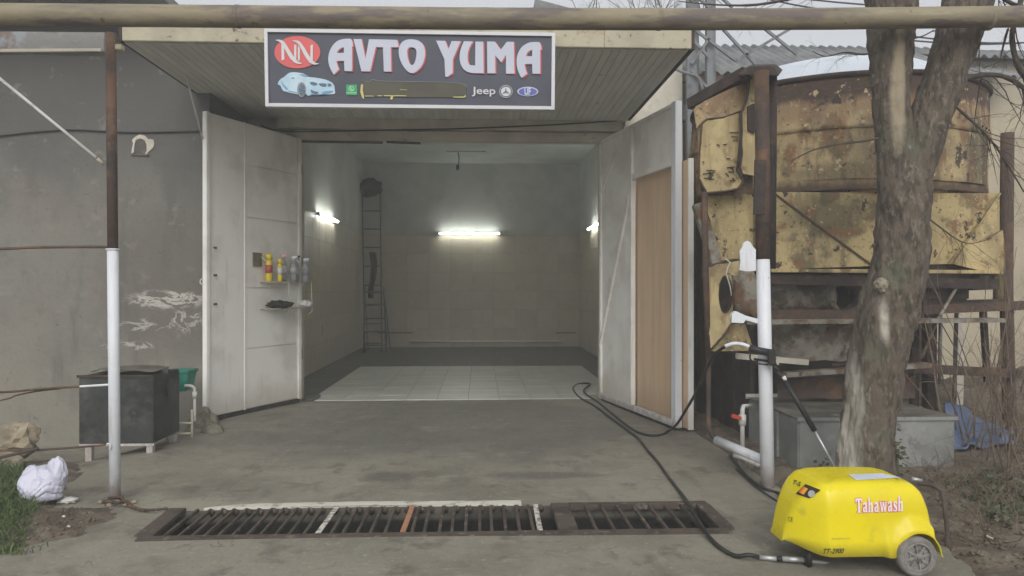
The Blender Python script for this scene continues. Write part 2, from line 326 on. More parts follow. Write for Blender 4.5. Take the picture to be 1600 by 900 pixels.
M['bark'] = mat('grey_brown_bark', (.125, .10, .075), [('n', (.06, .048, .037), (19, 19, 6), .46, .60, .9), ('n', (.205, .18, .145), (30, 30, 12), .54, .66, .8), ('n', (.12, .13, .085), 2.6, .52, .68, .5),
    ('n', (.30, .29, .25), 13, .65, .71, .7), ('n', (.055, .045, .036), (34, 34, 9), .58, .68, .7),
    ('s', (.48, .45, .38), tuple(P(1331, 700, 5.50)), (.06, .25, .36), .9, .5), ('s', (.40, .38, .32), tuple(P(1345, 590, 5.50)), (.025, .25, .30), .8, .5), ('s', (.45, .42, .35), tuple(P(1383, 505, 5.45)), (.035, .25, .15), .9, .5),
    ('s', (.36, .30, .21), tuple(P(1405, 125, 5.5)), (.055, .25, .50), .85, .35)], .94, ((34, 34, 12), .33))
M['cutwood'] = mat('old_pruning_scar', (.30, .26, .20), [('n', (.18, .15, .11), 20, .45, .62)], .9, (30, .2))
M['twig'] = mat('bare_twigs', (.075, .06, .048), [('n', (.14, .115, .09), 8, .5, .7)], .9, None)
M['dryreed'] = mat('dry_stems', (.20, .15, .105), [('n', (.11, .08, .058), 6, .45, .6)], .9, None)
M['grass'] = mat('grass_blades', (.062, .105, .032), [('n', (.12, .15, .055), 7, .45, .65), ('n', (.24, .20, .11), 16, .62, .7, .8)], .7, None)
M['ivy'] = mat('ivy_leaves', (.06, .072, .038), [('n', (.13, .125, .075), 9, .5, .62), ('n', (.19, .14, .085), 14, .58, .66, .8)], .6, None)
M['bag'] = mat('white_plastic_bag', (.62, .615, .73), [('n', (.53, .52, .64), 5, .45, .62, .8)], .3, ((22, 22, 9), .22))
M['rock'] = mat('tan_stone', (.33, .275, .19), [('n', (.22, .19, .14), 3, .42, .6, .8), ('n', (.42, .37, .28), 9, .55, .68, .7)], .95, (12, .33))
M['greystone'] = mat('grey_lump_concrete', (.23, .215, .165), [('n', (.14, .13, .10), 6, .42, .6, .8)], .95, (18, .3))
M['greenbox'] = mat('green_plastic', (.03, .25, .18), [('n', (.02, .16, .12), 6, .5, .66, .7)], .45, (12, .03))
M['pvc'] = mat('white_pvc', (.62, .61, .57), [('n', (.42, .40, .35), 12, .5, .66, .7)], .5, None)
M['redplastic'] = mat('red_handle', (.50, .07, .035), (), .45, None)
M['wyellow'] = mat('bright_yellow_plastic', (.78, .65, .008), [('n', (.70, .57, .008), 2, .42, .62, .7), ('n', (.50, .42, .03), 9, .60, .74, .6), ('n', (.34, .28, .07), 28, .66, .74, .5), ('z', (.48, .41, .05), .20, .10, .06, 9, .45)], .27, (4, .006), spec=.4)
M['tyre'] = mat('dusty_grey_rubber', (.16, .15, .14), [('n', (.24, .22, .20), 14, .45, .6, .8)], .9, (40, .1))
M['rim'] = mat('dusty_grey_rim', (.25, .24, .225), [('n', (.17, .16, .15), 20, .45, .6, .8)], .8, (30, .08))
M['steel'] = mat('scuffed_steel', (.50, .50, .49), [('n', (.30, .28, .25), 10, .5, .66, .8)], .4, (14, .03), metal=.5)
M['handle'] = mat('dark_handle_tube', (.075, .058, .052), [('n', (.15, .12, .10), 9, .5, .7, .6)], .6, (10, .04))
M['pink'] = mat('label_pink_white', (.80, .70, .72), (), .5, None)
M['magenta'] = mat('label_red_outline', (.62, .06, .13), (), .5, None)
M['orange'] = mat('orange_switch', (.85, .16, .03), (), .4, None)
M['amber'] = mat('amber_switch', (.85, .42, .05), (), .4, None)
M['ink'] = mat('black_print', (.035, .03, .012), (), .6, None)
M['dial'] = mat('grey_dial', (.42, .43, .43), [('n', (.33, .33, .33), 60, .5, .6)], .3, None)
M['tanwall'] = mat('tan_plaster_wall', (.44, .385, .28), [('n', (.36, .31, .225), 1.0, .42, .64, .8), ('n', (.50, .45, .34), 4, .56, .7, .6), ('z', (.33, .30, .25), 4.1, 5.1, .5, 1, .7)], .9, (8, .1))
M['slate'] = mat('grey_corrugated_sheet', (.21, .215, .215), [('n', (.14, .145, .145), 1.6, .42, .62, .8), ('n', (.28, .28, .27), 6, .55, .68, .7)], .85, (12, .12), vary=.15)
M['mast'] = mat('grey_mast_steel', (.17, .18, .185), [('n', (.11, .105, .10), 6, .5, .66, .8)], .7, (20, .06))
M['bluetarp'] = mat('faded_blue_tarpaulin', (.11, .16, .27), [('n', (.19, .22, .30), 8, .48, .62, .8), ('n', (.07, .11, .20), 4, .5, .64, .8)], .55, (16, .14))
M['alu'] = mat('dull_ladder_metal', (.13, .125, .11), [('n', (.08, .075, .065), 8, .5, .66)], .6, None)
M['cloth'] = mat('dark_cloth', (.022, .022, .02), [('n', (.045, .043, .04), 12, .5, .66)], .95, (40, .2))
M['whitecloth'] = mat('white_rag', (.70, .70, .70), [('n', (.5, .5, .5), 30, .5, .6)], .9, (40, .2))
M['tube'] = mat('lit_tube', (.9, .95, .92), (), .4, None, emit=((.96, 1.0, .93), 27))
M['housing'] = mat('lamp_housing', (.70, .72, .70), (), .5, None)
M['yellowcan'] = mat('yellow_spray_can', (.72, .56, .03), (), .35, None)
M['redcan'] = mat('red_label_can', (.42, .08, .07), (), .4, None)
M['clearbottle'] = mat('grey_clear_bottle', (.30, .31, .33), [('n', (.20, .205, .22), 25, .5, .6)], .25, None)
M['pinkcap'] = mat('pink_white_trigger', (.62, .38, .42), (), .4, None)
M['beamgrey'] = mat('blue_grey_peeling_beam', (.25, .245, .235), [('n', (.31, .345, .365), 5, .50, .60, .8), ('n', (.20, .135, .11), 4.0, .54, .62, .8), ('n', (.42, .40, .37), 9, .62, .7, .7)], .8, (16, .12))
M['wallglue'] = mat('olive_patch', (.17, .16, .095), [('n', (.11, .10, .06), 14, .45, .6)], .9, (20, .1))
M['beigepanel'] = mat('pale_bulb_holder', (.5, .48, .4), (), .6, None)
M['shelfmat'] = mat('cream_wire', (.50, .46, .37), (), .6, None)

# ================================================================== GROUND
TX0, TX1, TY0, TY1 = -2.13, 1.62, 4.82, 5.42           # drain trench opening
def axis(a, brk, step):
    out = []
    for p, q in zip(brk[:-1], brk[1:]):
        n = max(1, round((q - p) / step)); out += [p + (q - p) * i / n for i in range(n)]
    return out + [brk[-1]]
def hole_sheet(mb, xs, ys, z):
    vs = [(x, y, z(x, y)) for y in ys for x in xs]; fs = []; nx = len(xs)
    for j in range(len(ys) - 1):
        for i in range(nx - 1):
            cx, cy = (xs[i] + xs[i + 1]) / 2, (ys[j] + ys[j + 1]) / 2
            if TX0 < cx < TX1 and TY0 < cy < TY1: continue
            fs.append((j * nx + i, j * nx + i + 1, (j + 1) * nx + i + 1, (j + 1) * nx + i))
    mb.add(vs, fs, True)
xs = [-80, -40, -20, -12] + axis(0, [-8, TX0, TX1, 8], .5) + [12, 20, 40, 80]
ys = [-60, -30, -12, -4] + axis(0, [0, TY0, TY1, 12], .5) + [20, 40, 90]
g = MB(); hole_sheet(g, xs, ys, lambda x, y: gz(x, y) - 0.11)
tag(g.build('ground', M['soil']), kind='structure')
def xr(y): return 2.38 + 0.03 * fn(0, y, 0, 3) if y > 5.55 else 2.38 + (3.0 - 2.38) * sm((5.55 - y) / .5) + 0.05 * fn(1, y, 0, 3)
ap = MB(); xs = axis(0, [-7.5, TX0, TX1], .12); ys = axis(0, [2.0, TY0, TY1, 10.58], .12)
hole_sheet(ap, xs, ys, gz)
def app(u, v):
    y = 2.0 + (10.58 - 2.0) * v; x = TX1 + (xr(y) - TX1) * u; return (x, y, gz(x, y))
ap.grid(6, 90, app)
def side(u, v):
    y = 2.0 + (10.58 - 2.0) * v; x = xr(y); return (x + .02 * u, y, gz(x, y) - .15 * u)
ap.grid(1, 90, side)
for a, b in (((-7.5, 2.0), (xr(2), 2.0)),):
    ap.add([(a[0], a[1], gz(*a)), (b[0], b[1], gz(*b)), (b[0], b[1], -.15), (a[0], a[1], -.15)], [(0, 1, 2, 3)])
tag(ap.build('concrete_apron', M['concrete']), kind='structure')
t = MB(); d = .8
for q in (((TX0, TY0), (TX1, TY0)), ((TX1, TY0), (TX1, TY1)), ((TX1, TY1), (TX0, TY1)), ((TX0, TY1), (TX0, TY0))):
    (a, b), (c, e) = q
    n = 12
    t.grid(n, 3, lambda u, v: (a + (c - a) * u, b + (e - b) * u, gz(a + (c - a) * u, b + (e - b) * u) * (1 - v) - d * v), True)
t.add([(TX0, TY0, -d), (TX1, TY0, -d), (TX1, TY1, -d), (TX0, TY1, -d)], [(0, 1, 2, 3)])
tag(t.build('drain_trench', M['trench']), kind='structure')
# soil on the left and the bank on the right, both sunk into what they lie on
def patch(name, poly, step, hmax, slope, m, nz=.03, extra=None, sink=.03):
    def sdist(x, y):
        ins = False; dm = 1e9; n = len(poly)
        for i in range(n):
            (x0, y0), (x1, y1) = poly[i], poly[(i + 1) % n]
            if (y0 > y) != (y1 > y) and x < (x1 - x0) * (y - y0) / (y1 - y0) + x0: ins = not ins
            dx, dy = x1 - x0, y1 - y0; tt = max(0, min(1, ((x - x0) * dx + (y - y0) * dy) / (dx * dx + dy * dy + 1e-9)))
            dm = min(dm, math.hypot(x - x0 - tt * dx, y - y0 - tt * dy))
        return dm if ins else -dm
    X = [p[0] for p in poly]; Y = [p[1] for p in poly]; x0, x1, y0, y1 = min(X) - .15, max(X) + .15, min(Y) - .15, max(Y) + .15
    def h(x, y):
        s = sdist(x, y) + .10 * fn(x, y, 5, 4)
        z = gz(x, y) - sink + max(-.03, min(hmax, s * slope)) + nz * (fn(x, y, 1, 5) + .7 * fn(x, y, 2, 13)) * (1 if s > -.05 else 0)
        return z + (extra(x, y) if extra and s > 0 else 0)
    mb = MB(); nx, ny = int((x1 - x0) / step), int((y1 - y0) / step)
    mb.grid(nx, ny, lambda u, v: (x0 + (x1 - x0) * u, y0 + (y1 - y0) * v, h(x0 + (x1 - x0) * u, y0 + (y1 - y0) * v)))
    tag(mb.build(name, m), kind='structure'); return h
gl = [G(*q) for q in ((-420, 900), (0, 866), (60, 852), (115, 838), (165, 812), (196, 790), (150, 792), (100, 795), (105, 770), (125, 745), (140, 720), (110, 702), (-420, 700))]
hL = patch('soil_verge', [(v.x, v.y) for v in gl], .05, .07, .30, M['soil'], .025, sink=.01)
gr = [(xr(9.4) + .03, 9.4), (xr(8) + .03, 8), (xr(7) + .03, 7), (xr(6) + .03, 6), (2.55, 5.45), (2.75, 5.1), (2.72, 4.7), (2.72, 4.3), (2.6, 3.9), (2.5, 3.3), (2.5, 2.2), (9, 2.2), (13, 9.4)]
def bank(x, y): return .22 * sm((x - 4.0) / 2.4) * sm((y - 3.2) / 2.5) + .35 * sm((x - 5.6) / 3) + .20 * sm((y - 7.6) / 1.6) * sm((x - 4.2) / 1.2)
hR = patch('soil_bank', gr, .065, .09, .45, M['soil'], .035, bank, sink=.06)

# ================================================================== DRAIN GRATE
gt = thing('drain_grate', (-.3, TY0, 0), 'long rusty steel drain grate set across the concrete in front of the garage', 'grate')
z0 = .004; zt = .012
fw = .055
fr = MB()
fr.box(TX0 - .05, TX1 + .03, TY0 - fw, TY0 + .02, gz(0, TY0) - .02, zt - .001)
fr.build('front_frame_rail', M['grate'], gt, .004)
MB().hexa([(TX0 - .09, TY0 + .021, -.02), (TX0 + .03, TY0 + .021, -.02), (TX0 + .01, TY1 + .02, -.02), (TX0 - .11, TY1 + .02, -.02)] + [(TX0 - .09, TY0 + .021, zt), (TX0 + .03, TY0 + .021, zt), (TX0 + .01, TY1 + .02, zt), (TX0 - .11, TY1 + .02, zt)]).build('end_plate', M['grate'], gt, .003)
xm = .58
MB().box(xm - .06, xm + .07, TY0 + .021, TY1 + .03, -.03, zt + .001).build('middle_plate', M['grate'], gt, .003)
MB().box(xm + .071, TX1 + .06, TY1 - .035, TY1 + .035, -.03, zt).build('rear_frame_rail', M['grate'], gt, .003)
MB().box(TX1 - .03, TX1 + .07, TY0 + .021, TY1 - .036, -.03, zt).build('end_plate', M['grate'], gt, .003)
bm_l = MB().bar((0, TY0 + .021, 0), (0, TY1 + .015, 0), .021, .024).mesh('bar', .003)
def bar_at(x, m='grate', lab=None, dy=0):
    o = link('bar', bm_l, None, gt, (x, dy, -.003)); 
    if not bm_l.materials: bm_l.materials.append(M['grate'])
    return o
x = TX0 + .10; k = 0
while x < xm - .09:
    pxx = 750 + x / 5.1 * FPX
    special = None
    if not (abs(pxx - 511) < 9 or abs(pxx - 637) < 9 or abs(pxx - 842) < 12): bar_at(x + random.uniform(-.008, .008), dy=random.uniform(-.012, .006))
    x += .088; k += 1
def colour_bar(px, m, lab, w=.036):
    b = P(px, 815, 5.1).x; o = MB().bar((b - .008, TY0 + .03, .008), (b + .004, TY1 + .0, .008), w, .008).build('bar', m, gt, .002); o['label'] = lab
M['whitechip'] = mat('flaking_white_bar', (.62, .60, .54), [('n', (.16, .13, .10), 22, .47, .58, .9)], .7, (30, .1))
colour_bar(511, M['whitechip'], 'grate bar with flaking white paint, nearer the left end')
colour_bar(637, mat('orange_brown_bar', (.42, .20, .11), [('n', (.25, .14, .09), 12, .5, .65)], .7, (20, .1)), 'orange brown grate bar near the middle')
colour_bar(841, M['whitechip'], 'grate bar with flaking white paint, beside the middle plate')
x = xm + .19
while x < TX1 - .06: bar_at(x); x += .118
# lumpy rear bearing under the left half and the pale worn edge
ke = MB()
xa, xb = P(318, 790, TY1).x, P(815, 790, TY1).x
n = 60
def kf(u, v):
    x = xa + (xb - xa) * u; e = .012 * fn(x, 1, 0, 9); wv = math.sin(math.pi * min(1, u * 14)) if u < 1 / 28 else 1
    return (x, TY1 + .004 + (.105 + e) * v * (.4 + .6 * sm(u * 12)) , gz(x, TY1) + .010 + .004 * math.sin(v * 3.1))
ke.grid(n, 4, kf)
ke.grid(n, 1, lambda u, v: (xa + (xb - xa) * u, TY1 + .004, gz(0, TY1) + .010 - .05 * v))
tag(ke.build('worn_kerb_edge', M['kerb_paint']), kind='structure')
lm = MB()
x = TX0 + .2
while x < xm - .1: lm.blob((x + random.uniform(-.01, .01), TY1 - .012, -.015), (.028, .022, .03), .3, 2, 1, seed=x); x += .088
tag(lm.build('mortar_lump', M['grate'], gt), kind='stuff')

# ================================================================== GARAGE BUILDING
FY = 10.6; OXL, OXR, OZ = -2.55, 1.74, 3.72
IXL, IXR, IY0, IY1, CZ = -3.13, 2.70, 10.86, 19.9, 4.95
gb = thing('garage_building', (0, FY, 0), 'grey rendered garage with an open double door and a tiled wash bay inside', 'garage')
WY = 9.1
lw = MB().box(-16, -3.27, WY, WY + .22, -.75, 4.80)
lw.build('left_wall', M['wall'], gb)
MB().box(-3.50, -3.272, WY + .222, FY + .24, -.75, 4.78).build('return_wall', M['wall'], gb)
MB().box(-3.27, OXL, FY, FY + .25, -.2, OZ - .001).build('door_pier', M['facade'], gb)
MB().box(OXR, 2.93, FY, FY + .25, -.2, OZ - .001).build('door_pier', M['facade'], gb)
# lintel with sagging lower beam and a plaster edge
li = MB().box(-3.27, 2.93, FY + .002, FY + .25, OZ, 5.02)
li.build('lintel_wall', M['facade'], gb)
lb = MB()
def lbf(z0, z1, x0, x1, y, wob, nn=60):
    def f(u, v):
        x = x0 + (x1 - x0) * u
        pr = [(FY + .01, z1), (y, z1 - .01 + wob * fn(x, 3, 0, 4)), (y - .005, (z0 + z1) / 2), (y, z0 + wob * fn(x, 7, 0, 3)), (FY + .01, z0 + .002)][round(v * 4)]
        return (x, pr[0], pr[1])
    lb.grid(nn, 4, f, False)
zz = lambda py, Y: 1.6 + (450 - py) * Y / FPX
lbf(zz(221, 10.45), zz(205, 10.45), OXL - .05, OXR + .25, FY - .14, .012)
lb.build('lower_beam', M['facade'], gb)
lb = MB(); lbf(zz(202, 10.35), zz(176, 10.35), P(432, 190, 10.35).x, P(972, 190, 10.35).x, FY - .22, .03)
lb.build('upper_beam', M['facade'], gb)
for a, b in (((472, 221), (598, 223)), ((604, 222), (657, 224))):
    q0, q1 = P(a[0], a[1], FY - .17), P(b[0], b[1], FY - .17)
    MB().bar(q0, q1, .03, .028).build('rusty_angle', M['rustdark'], gb)
# rounded plaster shoulder right of the door
sh = [(975, 200), (985, 160), (1000, 135), (1020, 124), (1040, 124), (1055, 132), (1063, 150), (1066, 190), (1067, 260), (1067, 640), (1000, 640), (985, 400)]
flat('plaster_shoulder', [sh], FY - .12, M['facade'], gb, .11)
# interior walls, ceiling, roof
TZ = 3.02
MB().box(IXL - .2, IXL - .0, IY0, IY1, -.1, CZ).build('side_wall', M['upper'], gb)['label'] = 'left interior wall with beige tiles below pale green paint'
MB().box(IXR, IXR + .22, IY0, IY1, -.1, CZ).build('side_wall', M['upper'], gb)['label'] = 'right interior wall with beige tiles below pale green paint'
MB().box(IXL - .2, IXR + .22, IY1 + .001, IY1 + .2, -.1, CZ).build('back_wall', M['upper'], gb)
bw = bpy.data.objects['back_wall']; swl = bpy.data.objects['side_wall']; swr = bpy.data.objects['side_wall.001']
MB().box(IXL - .2, IXR + .22, FY + .252, IY1 + .2, CZ + .001, CZ + .1).build('ceiling', M['ceil'], gb)
MB().box(-3.5, 3.0, FY - .02, IY1 + .4, CZ + .102, CZ + .16).build('roof', M['slate'], gb)
MB().box(-16, -3.50, WY - .80, IY1, 4.802, 4.90).build('roof', M['slate'], gb)  # front overhang lengthened to shade the left wall
MB().box(-3.27, OXL - .001, FY + .2505, FY + .26, -.1, CZ).build('pier_lining', M['upper'], gb)
# wall tiles: shared meshes, one part each
def tilemesh(w, h, t, axis_):
    if axis_ == 'y': m = MB().box(-w / 2, w / 2, -t, 0, -h / 2, h / 2)
    elif axis_ == 'x': m = MB().box(-t, t, -w / 2, w / 2, -h / 2, h / 2)
    else: m = MB().box(-w / 2, w / 2, -w / 2, w / 2, -t / 2, t / 2)
    return m.mesh('tile', .002)
tw, th = .60, .50
me = tilemesh(tw - .012, th - .012, .02, 'y'); me.materials.append(M['walltile'])
ncol = int((IXR - IXL) / tw) + 1; tw2 = (IXR - IXL) / ncol
me = tilemesh(tw2 - .006, th - .006, .02, 'y'); me.materials.append(M['walltile'])
nrow = 6
for i in range(ncol):
    for j in range(nrow): link('wall_tile', me, None, bw, (IXL + tw2 * (i + .5), IY1, .02 + th * (j + .5)))
MB().box(IXL, IXR, IY1 - .006, IY1, 0, TZ + .006).build('grout_bed', M['grout'], bw)
nc = 15; ty = (IY1 - .02 - IY0) / nc
me = tilemesh(ty - .006, th - .006, .02, 'x'); me.materials.append(M['walltile'])
for wl, X in ((swl, IXL), (swr, IXR)):
    MB().box(X - .006, X + .006, IY0, IY1 - .022, 0, TZ + .006).build('grout_bed', M['grout'], wl)
    for i in range(nc):
        for j in range(nrow): link('wall_tile', me, None, wl, (X, IY0 + ty * (i + .5), .02 + th * (j + .5)))
# pipes low on the back wall
MB().tube([P(640, 534, IY1 - .05), P(880, 534, IY1 - .05)], .03, 8).build('skirting_pipe', M['pvc'], gb)
MB().tube([P(590, 520, IY1 - .04), P(645, 520, IY1 - .04)], .012, 6).build('skirting_pipe', M['rustdark'], gb)
MB().tube([P(868, 520, IY1 - .04), P(900, 520, IY1 - .04)], .012, 6).build('skirting_pipe', M['rustdark'], gb)
# interior floor with tiles
fl = tag(MB().box(IXL, IXR, FY - .02, IY1, -.12, -.002).build('interior_floor', M['darkfloor']), kind='structure')
tl = .45; me = MB().box(-tl / 2 + .004, tl / 2 - .004, -tl / 2 + .004, tl / 2 - .004, -.008, .008).mesh('floor_tile', .002); me.materials.append(M['floortile'])
nx = 10; X0 = -2.42
ytile0 = FY - .012
for j in range(10):
    for i in range(nx):
        x = X0 + tl * (i + .5); y = ytile0 + tl * (j + .5)
        if j > 0 or (x > OXL and x < OXR): link('floor_tile', me, None, fl, (x, y, .002 + random.uniform(-.001, .001)))
MB().box(X0, X0 + nx * tl, ytile0 + .03, ytile0 + 10 * tl, -.0035, .0005).build('grout_bed', M['grout'], fl)
# mud ridge at the left inside the door
MB().blob((-2.42, 10.85, .0), (.12, .35, .03), .3, 3, 2, zmin=-.02).build('mud_heap', M['darkfloor'], gb)
# canopy
cnp = MB()
CX0, CX1, CY0, CZ0 = -3.42, 2.09, 7.22, 3.97
cnp.box(CX0 + .02, CX1 - .02, CY0 + .05, FY - .001, CZ0 + .016, CZ0 + .19)
cn = cnp.build('canopy', M['soffit'], gb)
for a, b in ((CX0, -.9), (-.897, 1.22), (1.223, CX1)):
    MB().box(a, b, CY0, CY0 + .045, CZ0 - .006, CZ0 + .20).build('fascia_board', M['fascia'], cn, .006)
pw = .0845; npl = int((CX1 - CX0) / pw)
mA = MB().box(-pw / 2 + .003, pw / 2 - .003, CY0 + .05, FY - .24, -.012, .012).mesh('soffit_plank'); mA.materials.append(M['soffit'])
mB_ = MB().box(-pw / 2 + .003, pw / 2 - .003, CY0 + .05, WY - .01, -.012, .012).mesh('soffit_plank'); mB_.materials.append(M['soffit'])
for i in range(npl):
    x = CX0 + pw * (i + .5); link('soffit_plank', mB_ if x < -3.25 else mA, None, cn, (x, 0, CZ0 + random.uniform(-.002, .002)))
MB().box(CX1 + .001, CX1 + .03, CY0, FY - .25, CZ0 - .01, CZ0 + .2).build('side_board', M['rustdark'], cn)
MB().box(CX0 - .03, CX0 - .001, CY0, WY - .01, CZ0 - .01, CZ0 + .2).build('side_board', M['rustdark'], cn)
a = PP(290, 114, (0, 0, CZ0), UP); MB().tube([a, P(322, 238, WY - .03)], .012, 6).build('canopy_strut', M['pvc'], cn)
# round vent hole in the left wall
vc = P(219, 228, WY)
flat('vent_plaster', [[(208,224),(206,219),(211,214),(218,210),(226,212),(231,217),(239,218),(241,224),(239,231),(233,236),(230,240),(226,242),(229,235),(229,226),(226,219),(219,216),(212,219),(210,226),(209,238),(205,240),(206,232)]], WY - .014, M['facade'], gb, .012)
flat('vent_recess_shade', [[(209.5,240),(210,226),(212,219),(219,216),(226,219),(229,226),(229,235),(227,241)]], WY - .004, M['ventdark'], gb, .003)  # flat dark shape, the shade inside the recess is painted
flat('vent_sill', [[(204,240),(232,241),(232,243.5),(204,242.5)]], WY - .02, M['ventdark'], gb, .018)
# ---- door leaves
def leaf(hinge, outer, zt_, zb, label):
    h, o = Vector((*hinge, 0)), Vector((*outer, 0)); u = (o - h); Ln = u.length; u.normalize(); n = Vector((u.y, -u.x, 0))
    if n.y > 0 and abs(n.y) > .2 or (CAMP - h).dot(n) < 0: n = -n
    root = bpy.data.objects.new('door_leaf', None); COL.objects.link(root); root.parent = gb; root.matrix_parent_inverse = Matrix.Translation(-gb.location); root.location = h
    root['label'] = label
    def L(s, z, d): q = h + u * s + n * d; q.z = z; return q
    def slab(s0, s1, za, zb_, d0, d1): return MB().hexa([L(s0, za, d0), L(s1, za, d0), L(s1, za, d1), L(s0, za, d1), L(s0, zb_, d0), L(s1, zb_, d0), L(s1, zb_, d1), L(s0, zb_, d1)])
    def loc(px, py): q = PP(px, py, h + n * .03, n); return (q - h).dot(u), q.z
    return root, Ln, L, slab, loc
lf, Ln, L1, slab1, loc1 = leaf((-2.53, 10.50), (-3.265, 8.93), 3.70, .05, 'left door leaf of white painted metal sheets, swung open')
sS = loc1(384, 400)[0]
slab1(0, Ln, .055, 3.70, -.02, -.005).build('backing_sheet', M['whitemetal'], lf)
zs = [.06] + [loc1(430, y)[1] for y in (541, 450, 345, 266)] + [3.695]
for a, b in zip(zs[:-1], zs[1:]): slab1(.065, sS - .012, a + .008, b - .008, -.004, .010).build('sheet_panel', M['whitemetal'], lf, .003)
slab1(sS + .012, Ln - .05, .062, 3.695, -.004, .014).build('sheet_panel', M['whitemetal'], lf, .003)
slab1(Ln - .045, Ln + .012, .045, 3.70, -.03, .04).build('edge_post', M['whitemetal'], lf, .006)
slab1(-.01, .055, .05, 3.70, -.03, .03).build('edge_post', M['whitemetal'], lf, .006)
slab1(sS - .010, sS + .010, .05, 3.70, -.003, .022).build('seam_strip', M['whitemetal'], lf, .003)
for z_ in (.6, 1.9, 3.2): MB().tube([L1(-.015, z_, -.0), L1(-.015, z_ + .14, -.0)], .028, 10).build('hinge', M['rust'], lf)
for z_ in (.6, 1.9, 3.2): MB().tube([Vector((1.735, 10.49, z_)), Vector((1.735, 10.49, z_ + .14))], .028, 10).build('hinge', M['rust'], gb)
slab1(.02, Ln - .03, -.12, .053, -.018, .016).build('rubber_and_shade_strip', M['blackhose'], lf)  # black strip: rubber, and painted shadow of the gap under the leaf
for py in (387, 430, 475):
    s_, z_ = loc1(336, py); MB().tube([L1(s_, z_, .01), L1(s_ - .01, z_, .05)], .012, 8).build('bolt', M['rust'], lf)
s_, z_ = loc1(321, 440); MB().tube([L1(Ln, z_, .01) + Vector((.035 * math.cos(a) - .03, 0, .035 * math.sin(a))) for a in [k * .6283 for k in range(10)]], .007, 6, closed=True).build('padlock_ring', M['whitepost'], lf)
MB().tube([L1(Ln - .01, .05, 0), L1(Ln - .01, -.14, 0)], .013, 6).build('drop_bolt', M['rust'], lf)

rf, Lr, L2, slab2, loc2 = leaf((1.735, 10.50), (2.235, 8.19), 3.70, .05, 'right door leaf with white frame and a plywood wicket door')
s1 = loc2(986, 450)[0]; s0p = loc2(1051, 450)[0]
zo = loc2(1050, 259)[1]
slab2(.04, s1 - .03, .10, 3.66, -.012, .004).build('sheet_panel', M['whitemetal'], rf, .003)
slab2(s1 + .032, s0p - .002, zo + .075, 3.66, -.012, .004).build('sheet_panel', M['whitemetal'], rf, .003)
slab2(s0p, Lr, .03, 3.70, -.03, .05).build('edge_post', M['whitepost'], rf, .006)
slab2(s1 - .028, s1 + .03, .10, 3.66, -.02, .04).build('middle_post', M['whitemetal'], rf, .005)
slab2(s1 + .031, s0p - .001, zo, zo + .07, -.02, .036).build('wicket_head_rail', M['whitemetal'], rf, .005)
slab2(-.02, s0p - .001, .03, .098, -.02, .036).build('bottom_rail', M['whitepost'], rf, .005)
slab2(-.02, .038, .10, 3.70, -.02, .03).build('edge_post', M['whitemetal'], rf, .005)
slab2(.039, s0p - .001, 3.661, 3.70, -.02, .03).build('top_rail', M['whitemetal'], rf, .005)
q0 = loc2(986, 300); q1 = loc2(937, 540)
MB().bar(L2(q0[0] - .03, q0[1], .022), L2(q1[0], q1[1], .022), .035, .04, (0, 1, 0)).build('diagonal_brace', M['whitemetal'], rf)
q0 = loc2(975, 208); q1 = loc2(938, 300)
MB().bar(L2(q0[0], q0[1], .010), L2(q1[0], q1[1], .010), .02, .04, (0, 1, 0)).build('diagonal_brace', M['whitemetal'], rf)
slab2(s1 - .02, Lr + .10, .035, zo + .04, -.10, -.05).build('wicket_door', M['plywood'], rf, .003)
slab2(Lr + .101, Lr + .125, .03, zo + .05, -.105, -.045).build('wicket_edge_strip', M['whitemetal'], rf)
slab2(.02, Lr - .02, -.06, .029, -.014, .012).build('rubber_and_shade_strip', M['blackhose'], rf)  # same black strip for rubber and gap shadow under the right leaf
MB().tube([L2(Lr - .03, .03, .0), L2(Lr - .03, -.02, .0)], .012, 6).build('drop_bolt', M['rust'], rf)
# cable on lintel and left wall
cb = [P(*q) for q in ((-60, 214, WY - .02), (0, 212, WY - .02), (60, 206, WY - .02), (120, 203, WY - .02), (200, 207, WY - .02), (320, 205, WY - .02))]
tag(MB().tube(cr(cb, 5), .009, 6).build('wall_cable', M['black']), 'thin black cable running along the grey wall above the round vent', 'cable')
cb = [P(x, y, FY - .245) for x, y in ((408, 196), (440, 205), (520, 205), (620, 203), (720, 201), (820, 197), (900, 193), (985, 187))]
tag(MB().tube(cr(cb, 5), .010, 6).build('lintel_cable', M['black']), 'black cable sagging across the plaster beam below the shop sign', 'cable')

# ================================================================== LIGHTS AND THINGS INSIDE THE BAY
def tube_lamp(a, b, nrm, label):
    a, b, nrm = Vector(a), Vector(b), Vector(nrm)
    t = thing('tube_lamp', (a + b) / 2, label, 'lamp', 'fluorescent tubes on the bay walls')
    MB().bar(a - nrm * .02, b - nrm * .02, .06, .04).build('housing', M['housing'], t)
    MB().tube([a + nrm * .03, b + nrm * .03], .024, 12).build('tube', M['tube'], t)
    d = (b - a).normalized()
    for p in (a, b): MB().tube([p - d * .03, p + d * .03], .034, 10).build('end_cap', M['housing'], t)
tube_lamp(P(687, 365, 19.82), P(780, 365, 19.82), (0, -1, 0), 'lit fluorescent tube in the middle of the back wall')
tube_lamp((IXL + .06, 14.25, 3.02), (IXL + .06, 15.95, 3.02), (1, 0, 0), 'lit fluorescent tube on the left wall of the bay')
tube_lamp((IXR - .06, 16.1, 3.02), (IXR - .06, 17.75, 3.02), (-1, 0, 0), 'lit fluorescent tube on the right wall half hidden by the plywood door leaf')
q = P(730, 239, 18.2)
t = thing('hanging_bulb_holder', q, 'empty bulb holder hanging by a short wire under the bay ceiling', 'bulb holder')
MB().box(q.x - .5, q.x + .45, 18.1, 18.25, CZ - .03, CZ).build('ceiling_batten', M['ceil'], t)
b0 = P(716, 238, 18.2); b1 = P(715, 262, 18.2)
